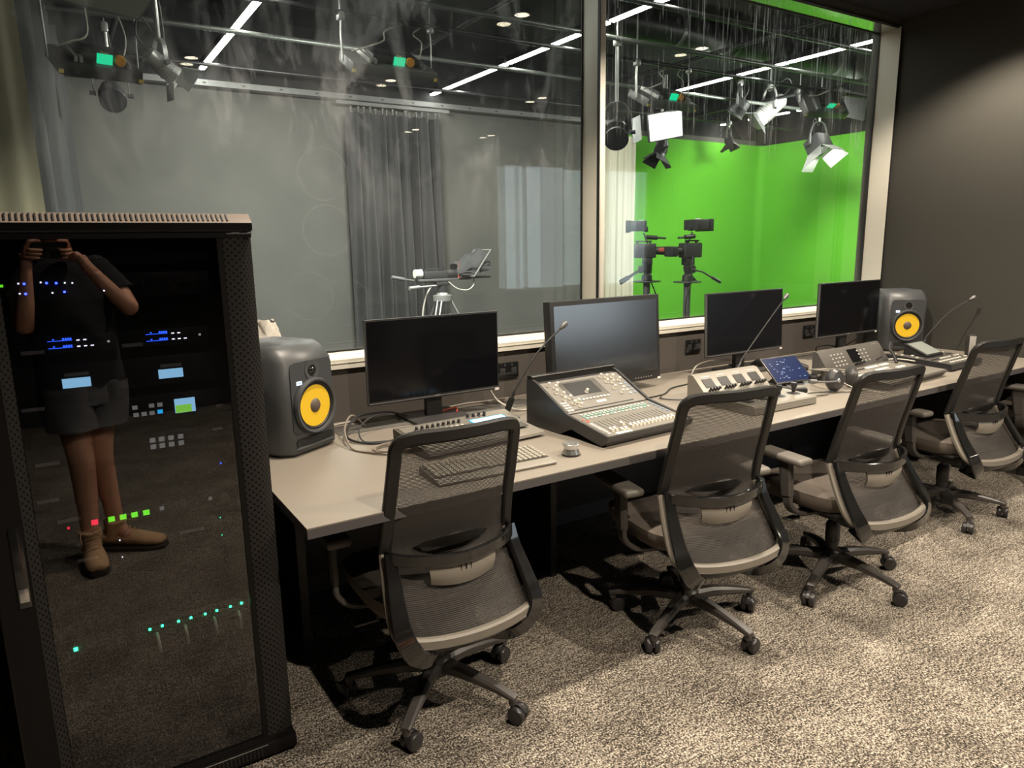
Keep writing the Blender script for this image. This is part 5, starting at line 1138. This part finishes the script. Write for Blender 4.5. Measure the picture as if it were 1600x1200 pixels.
# ---- hanging luminaires
def fixture_lamp(parent, loc, rot, w_, h_, watts, col=(1, 0.97, 0.92), disk=False):
    """the luminaire's own lamp: same size as its front, lying on it, shining where it faces, moving with it"""
    ld = bpy.data.lights.new('fixture_lamp', 'AREA'); ld.energy = watts; ld.color = col
    ld.shape = 'DISK' if disk else 'RECTANGLE'; ld.size = w_; ld.size_y = h_
    o = bpy.data.objects.new('fixture_lamp', ld); COL.objects.link(o); o.parent = parent
    o.matrix_local = Matrix.Translation(loc) @ rot.to_4x4()
def aim(o, d):
    o.rotation_mode = 'QUATERNION'; o.rotation_quaternion = Vector(d).to_track_quat('-Z', 'Y')
def hanger(t, z, x=0, y=0, topz=None):
    pass
def soft_panel(name, loc, w_, d_, h_, tilt, rz, lab, knobs=True, metal='mid_metal', lamp=0):
    """wide flat light in a yoke: dark frame, cable, green display and orange knob on its back"""
    t = tag(empty(name, loc, rz), lab, 'studio light'); rot = Euler((tilt, 0, 0)).to_matrix()
    def q(p): return rot @ Vector(p)
    MB().box((0, 0, 0), (w_, d_, h_), 0.008, rot=rot).build('housing', metal, t)
    MB().box(q((0, 0, -h_ / 2 - 0.002)), (w_ * 0.92, d_ * 0.86, 0.004), rot=rot).build('diffuser', 'soft_white', t)
    if lamp: fixture_lamp(t, q((0, 0, -h_ / 2 - 0.007)), rot, w_ * 0.90, d_ * 0.84, lamp)
    MB().box(q((0.02, 0, h_ / 2 + 0.028)), (w_ * 0.55, d_ * 0.55, 0.055), 0.006, rot=rot).build('power_box', 'dark_metal', t)
    fb = MB()
    for k in (-0.30, -0.24, 0.34): fb.box(q((w_ * k, 0, h_ / 2 + 0.02)), (0.018, d_ * 0.9, 0.03), rot=rot)
    fb.build('heat_fins', 'light_metal', t)
    if knobs:
        MB().box(q((w_ * 0.06, -d_ * 0.275 - 0.006, h_ / 2 + 0.030)), (0.085, 0.012, 0.058), rot=rot).build('display', 'screen_green', t)
        MB().lathe([(0, 0.012), (0.030, 0.012), (0.034, 0.0), (0.034, -0.01)], q((w_ * 0.06 + 0.085, -d_ * 0.275 - 0.008, h_ / 2 + 0.032)), rot @ Euler((R(90), 0, 0)).to_matrix(), 20).build('control_knob', 'orange_knob', t)
        text('maker_letters', 'ikan', 0.028, 'tape_yellow', t, q((w_ * 0.05, -d_ * 0.275 - 0.008, h_ / 2 + 0.068)), rot @ UP)
    for s in (-1, 1):
        MB().box(q((s * (w_ / 2 - 0.012), -d_ / 2 - 0.003, -h_ * 0.2)), (0.026, 0.006, 0.022), rot=rot).build('corner_tape', 'tape_yellow', t)
    H = 3.08 - loc[2]
    yk = MB().sweep([(-w_ / 2 - 0.02, 0, 0.0), (-w_ / 2 - 0.025, 0, H * 0.55), (-w_ / 2 - 0.02, 0, H - 0.04)], 0.030, 0.008, (1, 0, 0)).sweep([(w_ / 2 + 0.02, 0, 0.0), (w_ / 2 + 0.025, 0, H * 0.55), (w_ / 2 + 0.02, 0, H - 0.04)], 0.014, 0.006, (1, 0, 0))
    yk.cyl((-w_ / 2 - 0.02, 0, H), (-w_ / 2 - 0.02, 0, SC - loc[2]), 0.008, seg=8).cyl((w_ / 2 + 0.02, 0, H), (w_ / 2 + 0.02, 0, SC - loc[2]), 0.006, seg=8)
    yk.box((-w_ / 2 - 0.02, 0, H - 0.02), (0.05, 0.06, 0.06), 0.01).box((w_ / 2 + 0.02, 0, H - 0.02), (0.04, 0.05, 0.05), 0.01); yk.build('yoke', 'light_metal', t)
    MB().tube([q((-w_ * 0.45, 0, h_)), q((-w_ * 0.3, -0.02, h_ * 0.8 + 0.06)), q((-w_ * 0.1, 0, h_ + 0.10)), (0, 0.05, H * 0.8), (w_ * 0.2, 0.08, H)], 0.006, 7, smooth=6).tube([q((w_ * 0.35, 0, h_)), (w_ * 0.42, 0.0, h_ + 0.12), (w_ * 0.33, 0.02, H * 0.8), (w_ * 0.45, 0.04, H)], 0.005, 7, smooth=6).build('power_cable', 'cable_white', t)
    return t
soft_panel('panel_light', (2.27, 5.22, 2.76), 0.66, 0.30, 0.075, R(28), R(0), 'wide panel light with glowing green display and orange knob, hanging above the gathered curtain', lamp=WASH[3])
soft_panel('panel_light', (0.36, 5.30, 2.58), 0.46, 0.30, 0.075, R(30), R(12), 'dark panel light half lost in shadow at the far upper left, green display lit', metal='dark_metal')
soft_panel('panel_light', (5.03, 5.20, 2.76), 0.62, 0.30, 0.075, R(28), R(0), 'panel light with green display and orange knob just right of the window mullion', lamp=WASH[2])
soft_panel('panel_light', (7.48, 5.22, 2.95), 0.58, 0.34, 0.09, R(58), R(-12), 'panel light with orange letters hanging at the right end above the green wall', lamp=WASH[0])

def barn_light(name, loc, body, direction, lab, doors=True, mat='dark_metal', lens='steel', r=0.085, L_=0.26, door_mat='dark_metal', top=3.08, big=False, lamp=0):
    """spotlight: ribbed barrel, lens, yoke and clamp, four hinged barn doors"""
    t = tag(empty(name, loc), lab, 'studio light')
    d = Vector(direction).normalized(); qm = d.to_track_quat('-Z', 'Y').to_matrix()
    if big:
        MB().box((0, 0, 0), (0.24, 0.24, 0.20), 0.02, rot=qm).build('housing', mat, t)
        MB().lathe([(0.095, -0.098), (0.09, -0.104), (0.0, -0.108)], rot=qm, seg=28).build('lens', 'soft_white', t)
        if lamp: fixture_lamp(t, d * 0.112, qm, 0.17, 0.17, lamp, disk=True)
    else:
        prof = [(0.0, L_ * 0.5), (r * 0.6, L_ * 0.5), (r * 0.85, L_ * 0.42), (r * 0.9, L_ * 0.1), (r, L_ * 0.05), (r, -L_ * 0.42), (r * 1.08, -L_ * 0.46), (r * 1.08, -L_ * 0.5), (r * 0.9, -L_ * 0.5)]
        MB().lathe(prof, rot=qm, seg=28).build('barrel', mat, t)
        rb = MB()
        for k in range(5): rb.lathe([(r * 0.99, L_ * (0.02 - k * 0.07)), (r * 1.07, L_ * (0.01 - k * 0.07)), (r * 0.99, L_ * (-0.005 - k * 0.07))], rot=qm, seg=28)
        rb.build('cooling_ribs', mat, t)
        MB().lathe([(r * 0.9, -L_ * 0.44), (r * 0.6, -L_ * 0.47), (0.0, -L_ * 0.49)], rot=qm, seg=28).build('lens', lens, t)
    if doors:
        w_ = 0.12 if big else r * 1.0
        for k in range(4):
            a = k * math.pi / 2; fl = 0.55 if k % 2 else 0.75
            m = qm @ Euler((0, 0, a)).to_matrix() @ Matrix.Translation((0, w_ * 1.02, -(0.10 if big else L_ * 0.5))).to_3x3()
            o_ = qm @ Euler((0, 0, a)).to_matrix() @ Vector((0, w_ * 1.05, -(0.10 if big else L_ * 0.5)))
            rr_ = qm @ Euler((0, 0, a)).to_matrix() @ Euler((R(35 + 12 * (k % 3)), 0, 0)).to_matrix()
            hgt = w_ * 1.7; wd = w_ * 0.95
            pn = MB(); pn.prism([(-wd, 0), (wd, 0), (wd * (1.35 if k % 2 else 0.9), -hgt), (-wd * (1.35 if k % 2 else 0.9), -hgt)], -0.0015, 0.0015, 'y')
            bmesh.ops.transform(pn.bm, matrix=Matrix.Translation(o_) @ rr_.to_4x4(), verts=pn.bm.verts[:])
            pn.build('barn_door', door_mat, t)
    H = top - loc[2]; side = Vector((-d.y, d.x, 0)); side = side.normalized() if side.length > 0.01 else Vector((1, 0, 0)); rr = (0.15 if big else r * 1.35)
    yk = MB().sweep([side * rr, side * rr + Vector((0, 0, rr * 0.9)), side * rr * 0.6 + Vector((0, 0, rr * 1.7)), Vector((0, 0, rr * 1.9)), -side * rr * 0.6 + Vector((0, 0, rr * 1.7)), -side * rr + Vector((0, 0, rr * 0.9)), -side * rr], 0.028, 0.006, lambda p: Vector((p.x, p.y, 0.4 * p.z + 0.001)), smooth=4)
    yk.build('yoke', 'light_metal' if mat != 'dark_metal' else 'mid_metal', t)
    MB().cyl((0, 0, rr * 1.9), (0, 0, max(H, rr * 2.1)), 0.016, seg=12).cyl((0, 0, rr * 1.9), (0, 0, SC - loc[2]), 0.007, seg=8).box((0, 0, max(H - 0.01, rr * 2)), (0.05, 0.06, 0.07), 0.012).build('hook_clamp', 'light_metal', t)
    for s in (-1, 1): MB().cyl(side * (rr - 0.01) * s, side * (rr + 0.03) * s, 0.016, seg=12).build('tilt_knob', 'dark_metal', t)
    MB().tube([-d * L_ * 0.4 + Vector((0, 0, 0.02)), -d * L_ * 0.8 + Vector((0, 0, 0.06)), -d * L_ * 0.6 + Vector((0, 0, 0.20)), Vector((0.03, 0.03, rr * 1.6)), Vector((0.02, 0.02, max(H, rr * 2.1)))], 0.007, 7, smooth=6).build('power_cable', 'cable_black', t)
    return t
# near upper left: large grey fixture seen from below
t = soft_panel('panel_light', (0.34, 3.98, 2.68), 0.46, 0.34, 0.10, R(-22), R(22), 'large grey fixture at the upper left close to the glass, seen from underneath', knobs=False)
barn_light('spotlight', (0.52, 6.35, 2.60), None, (-0.02, -0.80, -0.60), 'round spotlight with a shiny lens on the dark back wall at the far left', doors=False, lens='soft_white', r=0.085, L_=0.20)
barn_light('spotlight', (0.72, 5.21, 2.60), None, (0.7, 0.2, -0.5), 'small pale spotlight with barn doors beside the far-left panel light', mat='light_metal', door_mat='light_metal', r=0.060, L_=0.20)
barn_light('spotlight', (4.12, 4.80, 2.36), None, (-0.5, -0.6, -0.6), 'black spotlight half hidden behind the mullion over the pale curtain', doors=False, lens='soft_white', r=0.095, L_=0.22)
barn_light('spotlight', (5.85, 6.05, 2.47), None, (-0.4, 0.1, -0.9), 'black spotlight with green-lit barn doors under the grey diffuser square', door_mat='dark_metal', r=0.07, L_=0.18)
barn_light('spotlight', (7.64, 6.05, 3.02), None, (-0.75, 0.25, -0.62), 'pale metal barrel spotlight hanging above the middle of the green wall', mat='light_metal', r=0.105, L_=0.46, door_mat='dark_metal')
barn_light('spotlight', (6.98, 5.95, 2.98), None, (-0.3, 0.5, -0.8), 'black round spotlight left of the pale barrel spotlight', doors=False, r=0.10, L_=0.20)
barn_light('spotlight', (8.25, 7.2, 2.86), None, (0.1, -0.3, -0.9), 'small dark spotlight low over the corner of the green wall', r=0.06, L_=0.16, door_mat='dark_metal')
barn_light('spotlight', (8.58, 6.0, 2.66), None, (-0.05, -0.45, -0.75), 'spotlight with wide open barn doors against the right part of the green wall', lamp=WASH[1], big=True, door_mat='light_metal')
# square diffuser light
t = tag(empty('diffuser_light', (5.36, 5.50, 2.60)), 'square light with a plain grey front panel hanging right of the mullion', 'studio light')
dm = Vector((-0.42, -0.85, -0.28)).to_track_quat('-Z', 'Y').to_matrix() @ Euler((0, 0, R(-10))).to_matrix()
MB().box((0, 0, 0), (0.36, 0.27, 0.05), 0.006, rot=dm).build('housing', 'black_plastic', t)
MB().box(dm @ Vector((0, 0, -0.027)), (0.335, 0.245, 0.005), rot=dm).build('front_panel', 'soft_white', t)
MB().box(dm @ Vector((0.30, 0.02, -0.03)), (0.20, 0.24, 0.006), rot=dm @ Euler((0, R(50), 0)).to_matrix()).build('side_flap', 'mid_metal', t)
MB().tube([(0.20, 0.02, 0.0), (0.24, 0.02, 0.15), (0.20, 0.0, 0.27), (0.06, 0, 0.30), (0.0, 0, 0.36), (0, 0, 0.48)], 0.018, 10, smooth=6).build('bent_arm', 'light_metal', t)
# security-style black camera dome? no: plain dark flag hung at the right
t = tag(empty('hanging_flag', (8.25, 5.35, 3.02), R(-15)), 'plain dark grey flag panel hanging at the right above the green wall', 'light flag')
MB().box((0, 0, 0), (0.42, 0.01, 0.30), rot=(0, R(8), 0)).build('panel', 'mid_metal', t); MB().cyl((0, 0, 0.14), (0, 0, 0.70), 0.01, seg=8).build('hang_rod', 'pipe_black', t)

# ---- camera on a tripod with prompter hood
t = tag(empty('prompter_camera', (3.30, 6.50, 0)), 'studio camera on a pale tripod with a black prompter hood', 'camera')
for k in range(3):
    a = R(90 + 120 * k + 12); l = MB()
    for s in (-0.022, 0.022):
        o_ = Vector((-math.sin(a) * s, math.cos(a) * s, 0)); l.cyl(Vector((math.cos(a) * 0.07, math.sin(a) * 0.07, 0.93)) + o_, Vector((math.cos(a) * 0.33, math.sin(a) * 0.33, 0.42)) + o_, 0.009)
    l.cyl((math.cos(a) * 0.30, math.sin(a) * 0.30, 0.50), (math.cos(a) * 0.50, math.sin(a) * 0.50, 0.012), 0.012); l.build('tripod_leg', 'light_metal', t)
MB().lathe([(0.02, 0.88), (0.095, 0.90), (0.10, 0.955), (0.06, 0.965), (0.05, 0.985), (0.0, 0.985)], seg=20).build('tripod_crown', 'light_metal', t)
MB().lathe([(0.05, 0.98), (0.055, 1.0), (0.045, 1.05), (0.05, 1.07), (0, 1.07)], seg=20).box((0, 0, 1.075), (0.16, 0.10, 0.03), 0.006).build('fluid_head', 'dark_metal', t)
MB().tube([(-0.03, -0.02, 1.06), (-0.20, -0.05, 1.055), (-0.33, -0.07, 1.05)], 0.009).cyl((-0.28, -0.06, 1.052), (-0.40, -0.085, 1.045), 0.019).build('pan_bar', 'light_metal', t)
MB().tube([(-0.03, 0.02, 1.08), (-0.28, 0.03, 1.11), (-0.43, 0.03, 1.135)], 0.009).cyl((-0.40, 0.03, 1.13), (-0.53, 0.035, 1.155), 0.018).build('pan_bar', 'mid_metal', t)
MB().box((0.02, 0, 1.115), (0.58, 0.10, 0.022), 0.003).build('base_plate', 'mid_metal', t)
MB().box((-0.08, 0, 1.165), (0.26, 0.10, 0.075), 0.01).box((-0.09, 0, 1.225), (0.23, 0.03, 0.010)).box((-0.195, 0, 1.205), (0.012, 0.03, 0.05)).box((0.02, 0, 1.205), (0.012, 0.03, 0.05)).build('camera_body', 'dark_metal', t)
MB().cyl((-0.30, 0, 1.18), (-0.225, 0, 1.18), 0.042, seg=20).build('viewfinder_drum', 'white_plastic', t)
MB().cyl((0.05, 0, 1.165), (0.18, 0, 1.165), 0.042, 0.05, 20).build('lens', 'black_plastic', t)
MB().box((0.40, 0, 1.125), (0.26, 0.16, 0.020), 0.004).cyl((0.2, 0.05, 1.11), (0.60, 0.05, 1.125), 0.007).build('prompter_monitor', 'dark_metal', t)
MB().sweep([(0.28, -0.17, 1.14), (0.48, -0.17, 1.40), (0.48, 0.17, 1.40), (0.28, 0.17, 1.14)], 0.022, 0.010, (0.79, 0, -0.6), closed=True).build('glass_frame', 'light_metal', t)
def hood(u, v):
    a = (u - 0.5) * 2; w_ = 0.17 - 0.06 * v
    x = 0.47 - 0.33 * v + 0.015 * math.sin(9 * a + 6 * v); z = 1.41 - 0.15 * v ** 1.3 - 0.05 * (abs(a) ** 2) * (1 - v) + 0.014 * math.sin(14 * v + 3 * a) 
    return (x, a * w_, z - (0.10 * abs(a) ** 4))
hm = MB().grid(hood, 18, 14)
def side_(s):
    def f(u, v):
        x = 0.47 - 0.33 * u; z1 = 1.31 - 0.15 * u ** 1.3; z0 = 1.16 + 0.20 * (x - 0.28) if x > 0.28 else 1.17
        return (x - 0.01 * math.sin(v * 9 + u * 5), s * (0.17 - 0.06 * u) + s * 0.012 * math.sin(u * 12 + v * 8), z1 + (z0 - z1) * v)
    return f
hm.grid(side_(-1), 14, 8).grid(side_(1), 14, 8); hm.build('cloth_hood', 'curtain_black', t, 180)
MB().tube([(0.05, -0.05, 1.09), (0.14, -0.06, 1.02), (0.26, -0.06, 1.00), (0.34, -0.05, 1.05), (0.35, -0.03, 1.11)], 0.006, smooth=6).tube([(-0.10, 0, 1.07), (-0.16, 0.02, 0.98), (-0.20, 0.05, 0.80), (-0.22, 0.08, 0.4)], 0.008, smooth=5).build('camera_cable', 'cable_white', t)
MB().cyl((0.15, -0.09, 1.128), (0.15, -0.09, 1.16), 0.012).cyl((0.15, -0.09, 1.16), (0.15, -0.09, 1.29), 0.002).build('red_tally', 'cable_red', t)

# ---- pedestal cameras before the green wall
def pedestal(loc, rz, lab, vfdir=1):
    t = tag(empty('pedestal_camera', loc, rz), lab, 'camera', 'pedestal cameras before the green wall')
    for k in range(3):
        a = R(90 + 120 * k); MB().sweep([(0, 0, 0.13), (math.cos(a) * 0.24, math.sin(a) * 0.24, 0.10)], 0.09, 0.05, (0, 0, 1)).cyl((math.cos(a) * 0.23, math.sin(a) * 0.23 - 0.02, 0.055), (math.cos(a) * 0.23, math.sin(a) * 0.23 + 0.02, 0.055), 0.055, seg=20).build('wheel_arm', 'dark_metal', t)
    MB().cyl((0, 0, 0.1), (0, 0, 0.98), 0.042, seg=24).build('column', 'mid_metal', t)
    MB().lathe([(0.15, -0.008), (0.165, -0.006), (0.168, 0.0), (0.165, 0.006), (0.15, 0.008)], (0, 0, 0.985), seg=36).box((0, 0, 0.985), (0.31, 0.03, 0.012)).box((0, 0, 0.985), (0.03, 0.31, 0.012)).build('steering_ring', 'dark_metal', t)
    MB().lathe([(0.045, 0.98), (0.065, 1.0), (0.06, 1.06), (0.035, 1.08), (0.05, 1.12), (0.055, 1.17), (0.03, 1.19), (0, 1.19)], seg=22).box((0.07, 0, 1.13), (0.07, 0.06, 0.09), 0.015).box((0, 0, 1.225), (0.12, 0.10, 0.09), 0.006).build('pan_head', 'black_plastic', t)
    for s in (-1, 1):
        MB().tube([(0.02, s * 0.05, 1.13), (0.12, s * 0.12, 1.10), (0.24, s * 0.18, 1.02)], 0.010).cyl((0.22, s * 0.17, 1.035), (0.32, s * 0.21, 0.975), 0.018).build('pan_bar', 'black_plastic', t)
    MB().box((0.03, 0, 1.35), (0.26, 0.13, 0.17), 0.015).box((0.05, 0, 1.46), (0.20, 0.035, 0.018), 0.005).box((-0.03, 0, 1.445), (0.02, 0.03, 0.04)).box((0.12, 0, 1.445), (0.02, 0.03, 0.04)).build('camera_body', 'dark_metal', t)
    MB().cyl((-0.09, 0, 1.35), (-0.24, 0, 1.345), 0.045, 0.052, 22).box((-0.26, 0, 1.34), (0.09, 0.15, 0.115), 0.012).build('lens_hood', 'black_plastic', t)
    MB().cyl((-0.29, 0, 1.34), (-0.306, 0, 1.34), 0.045, seg=22).build('lens_front', 'lens_glass', t)
    MB().box((-0.18, 0.055, 1.36), (0.10, 0.03, 0.05), 0.008).build('lens_grip', 'cable_red', t)
    MB().cyl((-0.12, -0.07, 1.50), (0.02, -0.07, 1.51), 0.026, seg=16).cyl((-0.22, -0.07, 1.493), (-0.11, -0.07, 1.501), 0.012, seg=12).build('shotgun_microphone', 'rubber_black', t)
    MB().cyl((0.0, 0, 1.44), (0.05, 0, 1.56), 0.010).build('viewfinder_post', 'dark_metal', t)
    MB().box((0.12 * vfdir, 0, 1.64), (0.20, 0.24, 0.12), 0.012).cyl((0.0, 0, 1.60), (0.05, 0, 1.60), 0.03).build('viewfinder', 'dark_metal', t)
    MB().box((0.235 * vfdir, 0, 1.635), (0.05, 0.26, 0.14), 0.004).build('viewfinder_hood', 'black_plastic', t)
    MB().box((0.08, -0.05, 1.705), (0.05, 0.04, 0.012)).build('white_label', 'sticker', t)
    MB().tube([(-0.02, -0.10, 1.28), (-0.06, -0.13, 1.15), (-0.05, -0.12, 1.00), (-0.12, -0.12, 0.80), (-0.10, -0.10, 0.55), (-0.04, -0.12, 0.2)], 0.008, 7, smooth=6).build('camera_cable', 'cable_black', t)
pedestal((6.27, 6.0, 0), R(-4), 'pedestal camera standing clear before the green wall, lens turned towards the window')
pedestal((6.02, 6.42, 0), R(140), 'pedestal camera nearest the pale curtain, seen through the pale window reflection')
